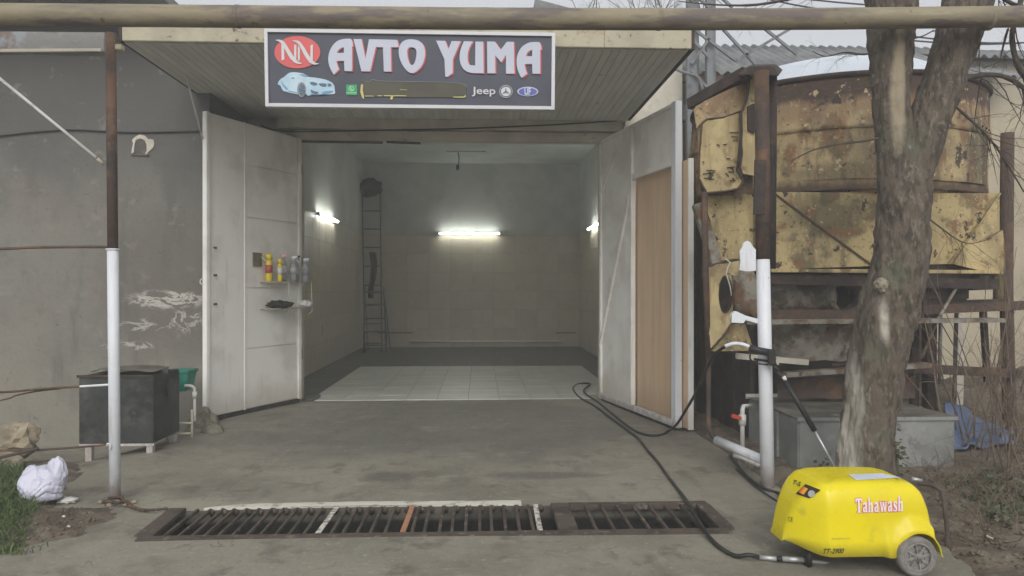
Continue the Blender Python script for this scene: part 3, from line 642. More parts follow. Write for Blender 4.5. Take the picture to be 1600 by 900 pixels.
MB().tube([b0, (b0 + b1) / 2 + Vector((.03, 0, 0)), b1], .012, 6).build('wire', M['black'], t)
MB().tube([b1 + Vector((0, 0, .07)), b1, b1 - Vector((0, 0, .06))], [.03, .045, .03], 8).build('socket', M['black'], t)
def ladder(name, bl, br, tl_, tr_, nr, r, label):
    bl, br, tl_, tr_ = map(Vector, (bl, br, tl_, tr_))
    t = thing(name, (bl + br) / 2, label, 'ladder')
    for a, b in ((bl, tl_), (br, tr_)): MB().tube([a, b], r, 6).build('rail', M['alu'], t)
    for k in range(nr):
        f = (k + .6) / nr; MB().tube([bl.lerp(tl_, f), br.lerp(tr_, f)], r * .85, 6).build('rung', M['alu'], t)
    return t
Yl = 19.1
ladder('tall_ladder', P(570, 555, 18.7), P(597, 555, 18.7), P(566, 290, 19.75), P(594, 290, 19.75), 9, .02, 'tall metal ladder leaning on the back wall with a dark bundle hung at its top')
q = [P(568, 554, 18.2), P(604, 554, 18.2), P(570, 448, 18.5), P(600, 448, 18.5)]
for v in q[:2]: v.z = 0.0
st = ladder('step_ladder', q[0], q[1], q[2], q[3], 5, .024, 'short dark stepladder standing in front of the tall ladder')
for a, b in ((q[0], q[2]), (q[1], q[3])): MB().tube([b, (a.x, a.y + .75, 0)], .016, 6).build('rear_leg', M['alu'], st)
tag(MB().blob(P(580, 293, 19.5), (.27, .16, .24), .45, 3, 3, 4).build('dark_bundle', M['cloth']), 'dark bundle hanging on the top rungs of the tall ladder', 'bundle')
ck = MB()
def cf(u, v):
    yy = 394 + 72 * v; wv = (1 - .55 * max(0, v - .45)) * 10.5; px = 582 + (u - .5) * wv + 2 * math.sin(v * 5)
    q = P(px, yy, 18.95); q.y += .05 * math.sin(u * 9 + v * 2); return q
ck.grid(12, 16, cf); ckm = ck.mesh('hanging_cloth'); tag(link('hanging_cloth', ckm, M['cloth']), 'long dark cloth hanging from a rung of the tall ladder', 'cloth')
md = bpy.data.objects['hanging_cloth'].modifiers.new('thickness', 'SOLIDIFY'); md.thickness = .03

# wire shelf on the left door leaf
def onleaf(px, py): s, z = loc1(px, py); return s, z
sA = loc1(412, 440)[0]; 
shelf = thing('wire_shelf', L1(sA, 1.3, .02), 'two tier cream wire shelf hung on the left white door leaf', 'shelf')
zu, zl = zz(441, 9.9), zz(482, 9.8)
s_out = loc1(408, 440)[0]; s_in = .02
dep = .22
def shelf_tier(z, zname):
    mb = MB()
    pts = [L1(s_out, z, .02), L1(s_in, z, .02), L1(s_in, z, dep), L1(s_out, z, dep)]
    mb.tube(pts, .006, 6, closed=True)
    for k in range(1, 12): f = k / 12; mb.tube([pts[0].lerp(pts[1], f), pts[3].lerp(pts[2], f)], .003, 4)
    for k in range(1, 4): f = k / 4; mb.tube([pts[0].lerp(pts[3], f), pts[1].lerp(pts[2], f)], .003, 4)
    o = mb.build('wire_tier', M['shelfmat'], shelf)
shelf_tier(zu, 'u'); shelf_tier(zl, 'l')
for s_ in (s_out * .62, s_in):
    MB().tube([L1(s_, zu, dep), L1(s_, zl, dep)], .006, 6).build('upright', M['shelfmat'], shelf)
    MB().tube(cr([L1(s_, zl, dep), L1(s_ - .0, zl - .05, dep + .01), L1(s_ + .02, zl - .09, dep - .04)], 4), .006, 6).build('hook', M['shelfmat'], shelf)
MB().tube([L1(s_out, zu + .33, .03), L1(s_out * .62, zu, dep)], .006, 6).build('stay', M['shelfmat'], shelf)
def bottle(name, s_, d_, r, h, m, label, cat, neck=.4, cap=None, base=None, grp=None):
    p = L1(s_, zu + .008, d_)
    t = thing(name, p, label, cat, grp)
    pr = [(0, r * .9), (.02, r), (h * .62, r), (h * .74, r * .8), (h * .82, r * neck), (h * .88, r * neck)]
    MB().tube([p + Vector((0, 0, a)) for a, b in pr], [b for a, b in pr], 12).build('body', m, t)
    MB().tube([p + Vector((0, 0, h * .3)), p + Vector((0, 0, h * .6))], r * 1.02, 12).build('label_band', base or m, t)
    c = MB()
    if cap: c.tube([p + Vector((0, 0, h * .88)), p + Vector((0, 0, h))], r * neck * 1.2, 8); c.bar(p + Vector((-.02, -.0, h)), p + Vector((.055, -.02, h * 1.02)), .022, .03); c.bar(p + Vector((.03, -.01, h)), p + Vector((.045, -.015, h - .05)), .008, .008)
    else: c.tube([p + Vector((0, 0, h * .80)), p + Vector((0, 0, h))], r * .95, 12)
    c.build('trigger' if cap else 'cap', cap or m, t)
W = M['whitecloth']
spn = s_out - s_in
bottle('spray_can', s_in + spn * .90, .09, .045, .36, M['yellowcan'], 'tall yellow can with a red label at the left end of the shelf', 'can', base=M['redcan'])
bottle('squeeze_bottle', s_in + spn * .72, .15, .033, .30, M['yellowcan'], 'small yellow bottle with a white tip beside the tall yellow can', 'bottle', neck=.5, cap=None, base=M['whitecloth'])
bottle('trigger_bottle', s_in + spn * .52, .07, .045, .36, M['clearbottle'], 'grey trigger bottle with a pink head on the upper shelf', 'bottle', cap=M['pinkcap'], base=M['whitecloth'], grp='trigger bottles on the upper shelf')
bottle('trigger_bottle', s_in + spn * .36, .14, .045, .33, M['clearbottle'], 'grey trigger bottle with a pale head next to the pink headed one', 'bottle', cap=M['housing'], base=M['dial'], grp='trigger bottles on the upper shelf')
bottle('trigger_bottle', s_in + spn * .20, .08, .042, .34, M['clearbottle'], 'grey trigger bottle with a black head on the upper shelf', 'bottle', cap=M['black'], base=M['dial'], grp='trigger bottles on the upper shelf')
bottle('trigger_bottle', s_in + spn * .06, .15, .045, .31, M['clearbottle'], 'grey trigger bottle with a white head at the right end of the shelf', 'bottle', cap=M['whitecloth'], base=M['clearbottle'], grp='trigger bottles on the upper shelf')
tag(MB().blob(L1(s_in + spn * .68, zl + .05, .12), (.16, .22, .055), .5, 3, 3, 2).build('black_rag', M['cloth']), 'crumpled black rag on the lower wire shelf', 'rag')
tag(MB().blob(L1(s_in + spn * .10, zl + .05, .17), (.09, .11, .05), .6, 3, 3, 8).build('white_rag', M['whitecloth']), 'small white rag at the right end of the lower shelf', 'rag')
slab1(s_out - .02, s_out + .14, zu + .2, zu + .38, .015, .028).build('olive_patch', M['wallglue'], lf)

# ================================================================== SHOP SIGN
SY = 7.08
sg = thing('shop_sign', P(640, 168, SY + .05), 'dark navy shop sign with white frame reading AVTO YUMA above the garage door', 'sign')
c4 = [(415, 47), (865, 53.5), (864, 168.5), (417, 163.5)]
flat('panel', [c4], SY + .012, M['signnavy'], sg, .04)
def inset(q, d): 
    cx = sum(a for a, b in q) / 4; cy = sum(b for a, b in q) / 4
    return [(a + (d if a < cx else -d), b + (d if b < cy else -d)) for a, b in q]
of = inset(c4, -2.6); inn = inset(c4, 2.6)
for i in range(4):
    j = (i + 1) % 4; flat('frame_bar', [[of[i], of[j], inn[j], inn[i]]], SY - .012, M['signframe'], sg, .07)
def z1(L_): return [(410 + x * .14447, 40 + y * .14447) for x, y in L_]
def z2(L_): return [(500 + x * .11875, 50 + y * .11875) for x, y in L_]
def z3(L_): return [(670 + x * .125, 50 + y * .125) for x, y in L_]
def z4(L_): return [(690 + x * .1125, 110 + y * .1125) for x, y in L_]
LET = [
 ('letter_a', [z2([(405,88),(350,88),(300,93),(255,105),(220,124),(187,152),(160,186),(137,228),(120,272),(111,315),(108,345),(110,390),(118,432),(130,468),(145,500),(162,532),(180,560),(215,528),(252,490),(238,462),(228,432),(220,405),(217,380),(316,378),(322,512),(422,515),(422,192),(435,185),(428,130)]), z2([(225,276),(232,252),(248,232),(270,215),(294,204),(314,202),(314,274)])]),
 ('letters_vt', [z2([(440,92),(545,92),(598,350),(645,95),(830,98),(1015,103),(1028,150),(1035,200),(930,200),(938,520),(840,520),(828,200),(735,197),(660,517),(545,517),(500,330)])]),
 ('letter_o', [cr([Vector((*q, 0)) for q in z2([(1200,95),(1290,112),(1350,160),(1380,235),(1378,330),(1350,420),(1300,490),(1225,540),(1150,515),(1075,415),(1040,310),(1037,220),(1065,150),(1120,108)])], 4, True), cr([Vector((*q, 0)) for q in z2([(1205,200),(1250,215),(1270,260),(1262,345),(1238,415),(1207,435),(1178,412),(1155,335),(1147,255),(1162,212)])], 4, True)]),
 ('letter_y', [z3([(90,108),(205,110),(245,215),(285,113),(398,115),(300,340),(298,515),(265,535),(235,560),(205,558),(195,340)])]),
 ('letter_u', [z3([(440,115),(552,118),(525,160),(505,200),(491,245),(485,290),(485,340),(492,380),(503,402),(522,415),(580,418),(582,120),(680,120),(685,515),(560,514),(515,508),(470,492),(432,462),(405,420),(390,375),(385,335),(386,285),(392,240),(412,175)])]),
 ('letter_m', [z3([(728,118),(825,120),(900,220),(975,122),(1062,122),(1070,520),(965,520),(965,285),(905,380),(828,290),(832,515),(732,515)])]),
 ('letter_a', [z3([(1385,128),(1335,124),(1290,126),(1252,133),(1220,147),(1182,170),(1150,202),(1127,240),(1110,280),(1100,320),(1097,362),(1099,405),(1106,450),(1116,487),(1130,522),(1144,548),(1158,572),(1195,548),(1230,520),(1215,487),(1205,450),(1200,425),(1198,400),(1292,400),(1295,520),(1392,522),(1392,225),(1410,218),(1402,170)]), z3([(1215,302),(1222,275),(1237,253),(1258,236),(1280,226),(1292,225),(1292,302)])]),
]
for nm, lps in LET:
    lps = [[(q[0], q[1]) for q in lp] for lp in lps]
    fo = flat(nm, lps, SY - .004, M['signwhite'], sg, .004)
    flat('red_shadow', [[(x + 1.9, y + 1.1) for x, y in lp] for lp in lps], SY + .002, M['signred'], fo, .004)
flat('oval_emblem', [z1(ell(378, 288, 248, 175, 40))], SY + .003, M['signred'], sg, .004)
for lp in ([(205,190),(235,222),(238,365),(207,378)], [(343,203),(367,208),(367,372),(343,345)], [(383,215),(404,240),(405,372),(384,382)], [(520,214),(545,203),(545,388),(519,350)]):
    flat('emblem_stroke', [z1(lp)], SY - .004, M['signframe'], sg, .003)
for lp in ([(138,155),(175,150),(210,158),(240,180),(270,225),(300,275),(328,320),(350,350),(385,388),(432,408),(395,417),(345,400),(300,355),(270,305),(240,250),(215,205),(185,175)],
           [(318,162),(355,158),(390,164),(420,188),(455,240),(480,285),(510,335),(540,378),(575,402),(615,412),(560,424),(510,400),(475,355),(450,315),(420,255),(395,210),(365,180)]):
    flat('emblem_stroke', [z1(lp)], SY - .0045, M['signframe'], sg, .003)
cp = flat('car_picture', [z1([(165,632),(178,600),(200,575),(235,555),(262,530),(290,510),(330,503),(375,506),(440,517),(480,540),(505,556),(600,566),(660,578),(710,593),(755,617),(778,650),(782,690),(788,732),(760,742),(690,745),(600,755),(540,752),(490,757),(468,735),(380,742),(300,726),(225,707),(208,680),(196,650)])], SY + .003, M['carblue'], sg, .004)
for lp, mm in (([(510,612),(545,608),(590,620),(592,640),(555,648),(525,636)], 'cardark'), ([(605,627),(650,622),(690,627),(695,655),(660,662),(625,652)], 'cardark'), ([(702,628),(735,626),(747,640),(742,658),(712,658)], 'cardark'),
               ([(640,722),(690,706),(770,702),(755,722),(720,735),(650,738)], 'carmid'), ([(522,690),(560,708),(610,718),(590,740),(545,735),(525,720)], 'cardark'),
               ([(203,592),(225,630),(262,668),(280,690),(255,690),(225,655),(208,625)], 'carmid'), ([(280,700),(375,722),(375,730),(285,712)], 'carmid'), (ell(330, 568, 18, 8, 10), 'carmid'),
               ([(392,528),(440,524),(500,552),(470,556),(430,540)], 'carmid'), ([(515,735),(560,745),(620,742),(700,742),(620,752),(530,750)], 'cardark')):
    flat('print_patch', [z1(lp)], SY + .0, M[mm], cp, .003)
flat('print_wheel', [z1(ell(423, 692, 48, 82, 22))], SY - .0005, M['print_grey'], cp, .003)
flat('print_wheel_rim', [z1(ell(428, 692, 33, 62, 20))], SY - .004, M['cardark'], cp, .003)
for k in range(5):
    a = k * 1.2566; flat('print_spoke', [z1([(428 + 5 * math.sin(a), 692 - 8 * math.cos(a)), (428 + 31 * math.cos(a - .12), 692 + 58 * math.sin(a - .12)), (428 + 31 * math.cos(a + .12), 692 + 58 * math.sin(a + .12))])], SY - .0075, M['print_grey'], cp, .003)
gi = flat('green_icon', [z1([(908,640),(1022,638),(1024,752),(906,750)])], SY + .003, M['green'], sg, .004)
flat('icon_ring', [z1(ell(962, 682, 32, 30, 20)), z1(ell(962, 682, 23, 21, 20))], SY - .001, M['lime'], gi, .003)
flat('icon_glyph', [z1([(948,668),(958,665),(962,678),(968,688),(980,690),(978,700),(962,700),(948,686)])], SY - .001, M['lime'], gi, .003)
flat('icon_glyph', [z1([(908,722),(1020,722),(1020,733),(908,733)])], SY - .001, M['lime'], gi, .003)
bs = flat('dark_strip', [[(564,130),(566,126.5),(571,127),(577,128),(580,124.5),(585,124.5),(589,126.2),(600,127),(640,127.5),(690,128.5),(716,130),(727,132.5),(729.5,136),(728,142),(729,147),(726,151),(718,151.5),(700,152.3),(640,152),(600,151),(570,151),(565,147)]], SY + .003, M['olive'], sg, .004)
for lp in ([(564,132),(567.5,132),(566.5,140),(568.5,150),(569,155),(566,153),(563,144)], [(570,149.5),(584,149.5),(584,150.6),(570,150.6)], [(590,149),(597,149),(597,150.2),(590,150.2)], [(600,148.7),(635,149),(635,150.2),(600,150.1)], [(611,150),(615,149.5),(613,155.5),(609.5,155)], [(708,151),(725,150.8),(727.5,147.5),(728,151.5),(724,152.6),(708,152.2)], [(625,139.3),(636,140.2),(636,140.8),(625,140.1)]):
    flat('yellow_stroke', [lp], SY - .001, M['yell'], bs, .003)
for lp in ([(567,126.2),(571,126.5),(577,127.7),(580,124),(585,124),(589,125.8),(600,126.5),(640,127),(690,128),(716,129.5),(727,132),(730,136),(729.4,136),(726.5,132.6),(716,130),(690,128.6),(640,127.6),(600,127.1),(589,126.4),(585,124.6),(580.5,124.6),(577,128.3),(571,127.1)],):
    flat('thin_outline', [lp], SY - .001, M['print_grey'], bs, .003)
text_on('lettering', 'Jeep', (737.3, 136, 774, 150.5), SY - .002, M['signframe'], sg, off=.012)
ce = z4([(893, 293)])[0]
eb = flat('round_emblem', [ell(*ce, 7.8, 7.6, 26)], SY + .003, M['signframe'], sg, .004)
flat('emblem_ring', [ell(*ce, 10.7, 10.4, 30), ell(*ce, 9.0, 8.8, 30)], SY + .003, M['print_grey'], eb, .004)
for k in range(22):
    a = k * 2 * math.pi / 22; x_, y_ = ce[0] + 9.8 * math.cos(a), ce[1] + 9.5 * math.sin(a)
    flat('emblem_bead', [ell(x_, y_, .55, .55, 6)], SY - .002, M['signframe'], eb, .003)
for k in range(3):
    a = -math.pi / 2 + k * 2.0944; flat('star_point', [[(ce[0] + 7 * math.cos(a), ce[1] + 7 * math.sin(a)), (ce[0] + 1.5 * math.cos(a + 1.05), ce[1] + 1.5 * math.sin(a + 1.05)), (ce[0], ce[1]), (ce[0] + 1.5 * math.cos(a - 1.05), ce[1] + 1.5 * math.sin(a - 1.05))]], SY - .002, M['cardark'], eb, .003)
ce = z4([(1197, 293)])[0]
eb = flat('oval_badge', [ell(*ce, 16.4, 7.4, 34)], SY + .003, M['signwhite'], sg, .004)
flat('badge_field', [ell(*ce, 14.3, 5.9, 34)], SY - .001, M['print_blue'], eb, .003)
text_on('badge_lettering', 'UF', (819.5, 137, 829.5, 148.5), SY - .0045, M['signframe'], eb, off=.03)

# ================================================================== OVERHEAD PIPE, POSTS, CABLES
PY_ = 5.33
pp = [P(-400, 17, PY_), P(0, 22.5, PY_), P(400, 26, PY_), P(800, 29.5, PY_), P(1200, 30, PY_), P(1600, 26, PY_), P(2000, 22, PY_)]
rr = [.078, .078, .078, .080, .075, .075, .075]
gp = thing('overhead_pipe', pp[3], 'long thick pipe with faded yellow paint running overhead across the whole yard', 'pipe')
MB().tube(cr(pp, 8), .0775, 20, rough=.02).build('pipe_run', M['pipe'], gp)
for px in (372, 1030, 1545): q = P(px, 26 if px < 500 else 30, PY_); MB().tube([q - Vector((.012, 0, 0)), q + Vector((.012, 0, 0))], .0815, 20).build('weld_bead', M['pipe'], gp)
lb_ = G(180, 781); lt = P(173, 52, lb_.y)
pl = thing('left_post', lb_, 'thin left post, rusty above and white painted from knee to eye height, beside the pavement crack', 'post')
pl['label'] = 'thin post left of the garage, dark rust above and painted white below'
zc = P(176, 391, lb_.y).z; f = (zc - lb_.z) / (lt.z - lb_.z); md_ = lb_.lerp(lt, f)
MB().tube([lb_ - Vector((0, 0, .1)), lb_.lerp(md_, .5), md_], .040, 16).build('painted_section', M['whitepost'], pl)
MB().tube([md_, md_ + Vector((0, 0, .012))], .044, 16, rough=.3).build('paint_edge', M['whitepost'], pl)
MB().tube([md_ + Vector((0, 0, .012)), md_.lerp(lt, .5), lt], .037, 16).build('rusty_section', M['rust'], pl)
q0 = P(-40, 90, lb_.y - .06); q1 = P(150, 246, lb_.y - .06); q2 = P(161, 256, lb_.y - .05)
MB().tube([q0, q1], .0115, 8).build('brace_rod', M['pvc'], pl)
MB().tube([q1 + (q2 - q1) * .2, q2], .012, 8).build('brace_tip', M['fascia'], pl)
q = P(185, 75, lb_.y + .02); MB().box(q.x - .03, q.x + .035, q.y - .03, q.y + .03, q.z - .022, q.z + .022).build('bracket_stub', M['fascia'], pl, .006)
MB().tube([G(166, 790), G(172, 783) + Vector((0, -.02, .03)), G(190, 783) + Vector((0, 0, .03)), G(197, 792)], .012, 6, rough=.3).build('wire_wrap', M['rust'], pl)
# rusty chain / root running from the post foot to the grate
cb = [G(x, y) + Vector((0, 0, z_)) for x, y, z_ in ((160, 786, .01), (170, 790, .03), (182, 792, .03), (196, 790, .03), (205, 796, .02), (222, 800, .015), (240, 801, .02), (262, 799, .02))]
cm = MB(); pts = cr(cb, 5)
for i in range(0, len(pts) - 1): cm.tube([pts[i], pts[i] .lerp(pts[i + 1], 1.35)], .013 if i % 2 else .009, 6, rough=.3)
tag(cm.build('rusty_chain', M['rust']), 'rusty chain lying from the foot of the left post to the drain grate', 'chain')
for k in range(5): tag(MB().blob(G(158 + k * 13, 786 + (k % 2) * 5) + Vector((0, 0, .008)), (.028, .022, .016), .5, 3, 1, k).build('pebble', M['rock']), 'small tan stone %s the foot of the left post' % ['left of', 'just left of and below', 'right in front of', 'just right of and below', 'farthest right of'][k], 'stone', 'stones at the foot of the left post')
bmY = lb_.y + .05
a = P(-260, 46, bmY); b = P(164, 50, bmY)
bt = thing('awning_beam', b, 'blue grey peeling beam running left from the top of the rusty post', 'beam')
MB().hexa([(a.x, bmY, P(0, 80, bmY).z), (b.x, bmY, P(0, 80, bmY).z), (b.x, bmY + .10, P(0, 80, bmY).z), (a.x, bmY + .10, P(0, 80, bmY).z), (a.x, bmY, a.z), (b.x, bmY, b.z), (b.x, bmY + .10, b.z), (a.x, bmY + .10, a.z)]).build('beam', M['beamgrey'], bt, .008)
q0, q1 = P(-260, 82, bmY), P(160, 79, bmY)
MB().bar(q0 - Vector((0, .012, .0)), q1 - Vector((0, .012, 0)), .02, .022).build('lower_strip', M['facade'], bt)
def cable(pts, r, m, label, n=6): return tag(MB().tube(cr(pts, n), r, 7).build('cable', m), label, 'cable')
Yp = lb_.y
cable([P(x, y, Yp + dy) for x, y, dy in ((-200, 396, 0), (0, 389, 0), (45, 387, 0), (100, 386, 0), (172, 386, 0))], .011, M['rust'], 'dark rod running left from the top of the white paint on the left post')
cable([P(x, y, Yp) for x, y in ((-200, 622), (0, 613), (50, 609), (90, 606), (125, 604))], .009, M['rust'], 'thick dark cable running left from the left post in front of the black tank')
cable([P(x, y, Yp) for x, y in ((125, 604), (150, 602.5), (172, 601))], .009, M['whitepost'], 'white painted end of the cable tied to the left post')
cable([P(x, y, Yp + .02) for x, y in ((-150, 658), (0, 626), (25, 618), (60, 611), (95, 607))], .006, M['rust'], 'thin dark wire joining the thick cable left of the black tank')
cable([P(x, y, Yp) for x, y in ((-200, 707), (0, 704), (60, 703), (120, 699), (165, 695))], .008, M['rust'], 'low dark cable in front of the tan boulder')
cable([P(x, y, Yp - .03) for x, y in ((-60, 730), (0, 715), (25, 709), (60, 701))], .012, M['twig'], 'dark root lying over the soil below the tan boulder')
cable([P(x, y, Yp - .05) for x, y in ((167, 693), (171, 694), (173, 698), (171, 702))], .006, M['whitepost'], 'small white hook on the left post')

# right post with rusty top, braces, cap
rb = G(1200, 761); rt = P(1190, 112, rb.y); rm = P(1192, 405, rb.y)
pr_ = thing('right_post', rb, 'right post, rusty above and white painted below, with the spray gun tied to it', 'post')
MB().tube([rb - Vector((0, 0, .15)), rb.lerp(rm, .5), rm], .054, 18).build('painted_section', M['whitepost'], pr_)
MB().tube([rm, rm.lerp(rt, .5) + Vector((.004, 0, 0)), rt], .058, 14, rough=.05).build('rusty_section', M['rust'], pr_)
flat('gusset_plate', [[(1156,392),(1160,386),(1162,379),(1168,376),(1173,379),(1177,386),(1181,390),(1181,423),(1168,424),(1155,422),(1157,408)]], rb.y - .045, M['whitepost'], pr_, .02)
flat('lower_bracket', [[(1144,490),(1150,486),(1165,493),(1190,500),(1190,507),(1165,500),(1162,505),(1143,504)]], rb.y + .0, M['whitepost'], pr_, .05)
MB().bar(P(1188, 250, rb.y - .05), P(1186, 335, rb.y - .05), .09, .02, (0, 1, 0)).build('splice_plate', M['rustdark'], pr_)
MB().tube([P(1178, 561, rb.y - .03), P(1200, 564, rb.y - .075), P(1212, 560, rb.y - .03)], .010, 6).build('tie_band', M['black'], pr_)
# bent service pipe
tp = thing('bent_pipe', G(1125, 700), 'bent pipe, rusty upright and white painted slanting end, joining the right post low down', 'pipe')
MB().tube(cr([P(1106, 400, 6.9), P(1107, 560, 6.9), P(1107, 650, 6.8), P(1110, 674, 6.7), P(1122, 690, 6.6)], 6), .024, 10).build('rusty_upright', M['rust'], tp)
MB().tube([P(1120, 688, 6.6), P(1192, 719, 6.0)], .040, 12).build('painted_arm', M['whitepost'], tp)
vp_ = thing('tap_pipe', P(1160, 730, 6.5), 'white plastic water pipe with a red tap handle left of the sheet metal box', 'pipe')
MB().tube([P(1172, 634, 6.7), P(1162, 635, 6.5), P(1160, 640, 6.5), P(1160, 708, 6.5)], .020, 10).build('riser', M['pvc'], vp_)
MB().tube([P(1160, 648, 6.5), P(1160, 664, 6.5)], .032, 10).build('valve_body', M['pvc'], vp_)
MB().tube([P(1160, 700, 6.5), P(1160, 745, 6.5)], .045, 10).build('stone_foot', M['greystone'], vp_)
MB().bar(P(1158, 654, 6.46), P(1143, 649, 6.46), .03, .035).build('tap_handle', M['redplastic'], vp_, .006)
MB().tube([P(1146, 711, 6.45), P(1160, 716, 6.45), P(1186, 727, 6.25)], .018, 8).build('side_pipe', M['pvc'], vp_)

# ================================================================== HOPPER (rusty yellow steel silo base)
HC = Vector((4.10, 8.5, 0)); HR = 1.575
hp = thing('steel_hopper', (HC.x, HC.y, 0), 'huge rusty yellow steel hopper on a post frame behind the tree', 'hopper')
hp['label'] = 'big round rust stained yellow steel hopper standing behind the tree'
ZB, ZT = 2.56, 3.68
def ring(z, r, n=64, wob=0): return [(HC.x + (r + wob * fn(math.cos(a) * 2, math.sin(a) * 2, z * 2)) * math.cos(a), HC.y + (r + wob * fn(math.cos(a) * 2, math.sin(a) * 2, z * 2)) * math.sin(a), z) for a in [2 * math.pi * k / n for k in range(n)]]
def shell(zs, m, name, capb=False, capt=False, n=64, wob=.03):
    mb = MB(); vs = []
    for z, r in zs: vs += ring(z, r, n, wob)
    fs = [(i * n + k, i * n + (k + 1) % n, (i + 1) * n + (k + 1) % n, (i + 1) * n + k) for i in range(len(zs) - 1) for k in range(n)]
    mb.add(vs, fs, True)
    if capb: mb.add(ring(zs[0][0], zs[0][1], n, wob), [tuple(range(n))])
    if capt: mb.add(ring(zs[-1][0], zs[-1][1], n, wob), [tuple(range(n))])
    return mb.build(name, m, hp)
shell([(ZB, HR), (ZB + .25, HR), (ZB + .5, HR), (3.17, HR)], M['hshell'], 'lower_shell', capb=True)
shell([(3.15, HR + .012), (3.17, HR + .03), (3.20, HR + .012), (3.4, HR), (ZT, HR - .015)], M['hshell'], 'upper_shell')
MB().tube(ring(ZT, HR - .01, 64, .03), .030, 6, closed=True).build('rim', M['rustdark'], hp)
MB().tube(ring(ZB, HR + .005, 64, .03), .018, 6, closed=True, rough=.3).build('lower_hoop', M['rust'], hp)
shell([(2.30, HR - .25), (ZB + .01, HR - .01)], M['hyellow'], 'cone_collar')
shell([(ZT - .02, HR - .05), (ZT + .15, HR - .20), (ZT + .34, HR - .55), (ZT + .44, HR - 1.0), (ZT + .46, .05)], M['cover'], 'pale_cover', wob=.02)
# patches: welded sheets, each slightly proud, following the drum
def patchplate(name, a0, a1, z0_, z1_, m, off=.02, jag=.02):
    mb = MB(); n = 8
    def f(u, v):
        a = a0 + (a1 - a0) * u; z = z0_ + (z1_ - z0_) * v; z += jag * fn(u * 3, v * 3, a0, 2) ; r = HR + off
        return (HC.x + r * math.cos(a), HC.y + r * math.sin(a), z)
    mb.grid(n, 5, f); mb.grid(n, 1, lambda u, v: Vector(f(u, 0)).lerp(Vector((HC.x, HC.y, f(u, 0)[2])), v * off / HR)); mb.grid(n, 1, lambda u, v: Vector(f(u, 1)).lerp(Vector((HC.x, HC.y, f(u, 1)[2])), v * off / HR))
    mb.grid(1, 5, lambda u, v: Vector(f(0, v)).lerp(Vector((HC.x, HC.y, f(0, v)[2])), u * off / HR)); mb.grid(1, 5, lambda u, v: Vector(f(1, v)).lerp(Vector((HC.x, HC.y, f(1, v)[2])), u * off / HR))
    mb.build(name, m, hp)
A = -math.pi / 2 - .35
patchplate('shell_sheet', A - .42, A + .30, 2.66, 3.13, M['hshell'], .012, .01)
patchplate('shell_sheet', A + .31, A + 1.05, 2.64, 3.14, M['hshell'], .016, .012)
for k in range(26):
    a_ = A - .6 + k * .085; c_ = Vector((HC.x + (HR + .004) * math.cos(a_), HC.y + (HR + .004) * math.sin(a_), 3.235)); MB().blob(c_, (.013, .013, .013), 0, 1, 1).build('rivet', M['rustdark'], hp)
# skirt
FYh = 7.02
def HP(px, py): return P(px, py, FYh)
T1, T2, B2, B1, C1, C2 = HP(1206, 300), HP(1562, 302), HP(1490, 412), HP(1362, 415), HP(1202, 421), HP(1562, 430)
back = 1.9
def tr(v, k=back): return Vector((v.x, v.y + k, v.z))
mb = MB(); mb.add([T1, T2, B2 + Vector((0, .10, 0)), B1 + Vector((0, .10, 0))], [(0, 1, 2, 3)]); mb.build('front_chute_plate', M['hyellow'], hp)
m2 = MB(); m2.add([T1, B1 + Vector((0, .09, 0)), C1 - Vector((0, 0, 0)), B1 + Vector((0, .0, -.005))], [(0, 1, 3), (0, 3, 2)]); m2.build('gusset_sheet', M['hyellow'], hp)
m2 = MB(); m2.add([T2, B2 + Vector((0, .09, 0)), C2, B2 + Vector((0, 0, -.005))], [(0, 3, 1), (0, 2, 3)]); m2.build('gusset_sheet', M['hyellow'], hp)
m2 = MB(); m2.add([T1, tr(T1), tr(C1), C1], [(0, 1, 2, 3)]); m2.build('side_sheet', M['hyellow'], hp)
m2 = MB(); m2.add([T2, tr(T2), tr(C2), C2], [(0, 1, 2, 3)]); m2.build('side_sheet', M['hyellow'], hp)
MB().bar(T1 + Vector((0, -.01, 0)), B1 + Vector((0, -.012, 0)), .016, .012, (0, 1, 0)).build('crease_weld', M['rust'], hp)
MB().bar(T2 + Vector((0, -.01, 0)), B2 + Vector((0, -.012, 0)), .016, .012, (0, 1, 0)).build('crease_weld', M['hyellow'], hp)
MB().bar(C1 + Vector((0, -.02, -.01)), C2 + Vector((0, -.02, .03)), .06, .035).build('skirt_flange', M['hyellow'], hp, .004)
MB().bar(tr(C1, .05) + Vector((0, 0, -.09)), tr(C2, .05) + Vector((0, 0, -.09)), .09, .10).build('cross_beam', M['rustdark'], hp)
# inner round stub on T plate
# lower gear: recess, tube, opening
zb = lambda py: zz(py, FYh)
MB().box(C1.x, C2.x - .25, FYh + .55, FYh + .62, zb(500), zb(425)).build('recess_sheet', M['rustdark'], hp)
q0, q1 = P(1198, 463, FYh + .45), P(1296, 463, FYh + .45)
MB().tube([q0, q1], .165, 20).build('feed_tube', M['hgrey'], hp)
oc = P(1326, 462, FYh + .22)
rg = MB(); prof = [Vector((math.cos(a) * .15 * 1.05, 0, math.sin(a) * .165)) for a in [2 * math.pi * k / 24 for k in range(24)]]
vs = []
for dd, sc in ((0, 1.0), (-.05, 1.08), (.0, 1.22), (.30, 1.45)): vs += [oc + p * sc + Vector((-.05 * dd, dd, 0)) for p in prof]
vs += [oc + p * .94 + Vector((0, .30, 0)) for p in prof]
rg.add(vs, [(i * 24 + k, i * 24 + (k + 1) % 24, (i + 1) * 24 + (k + 1) % 24, (i + 1) * 24 + k) for i in range(3) for k in range(24)] + [(k, (k + 1) % 24, 96 + (k + 1) % 24, 96 + k) for k in range(24)], True)
rg.build('feed_opening', M['hgrey'], hp)
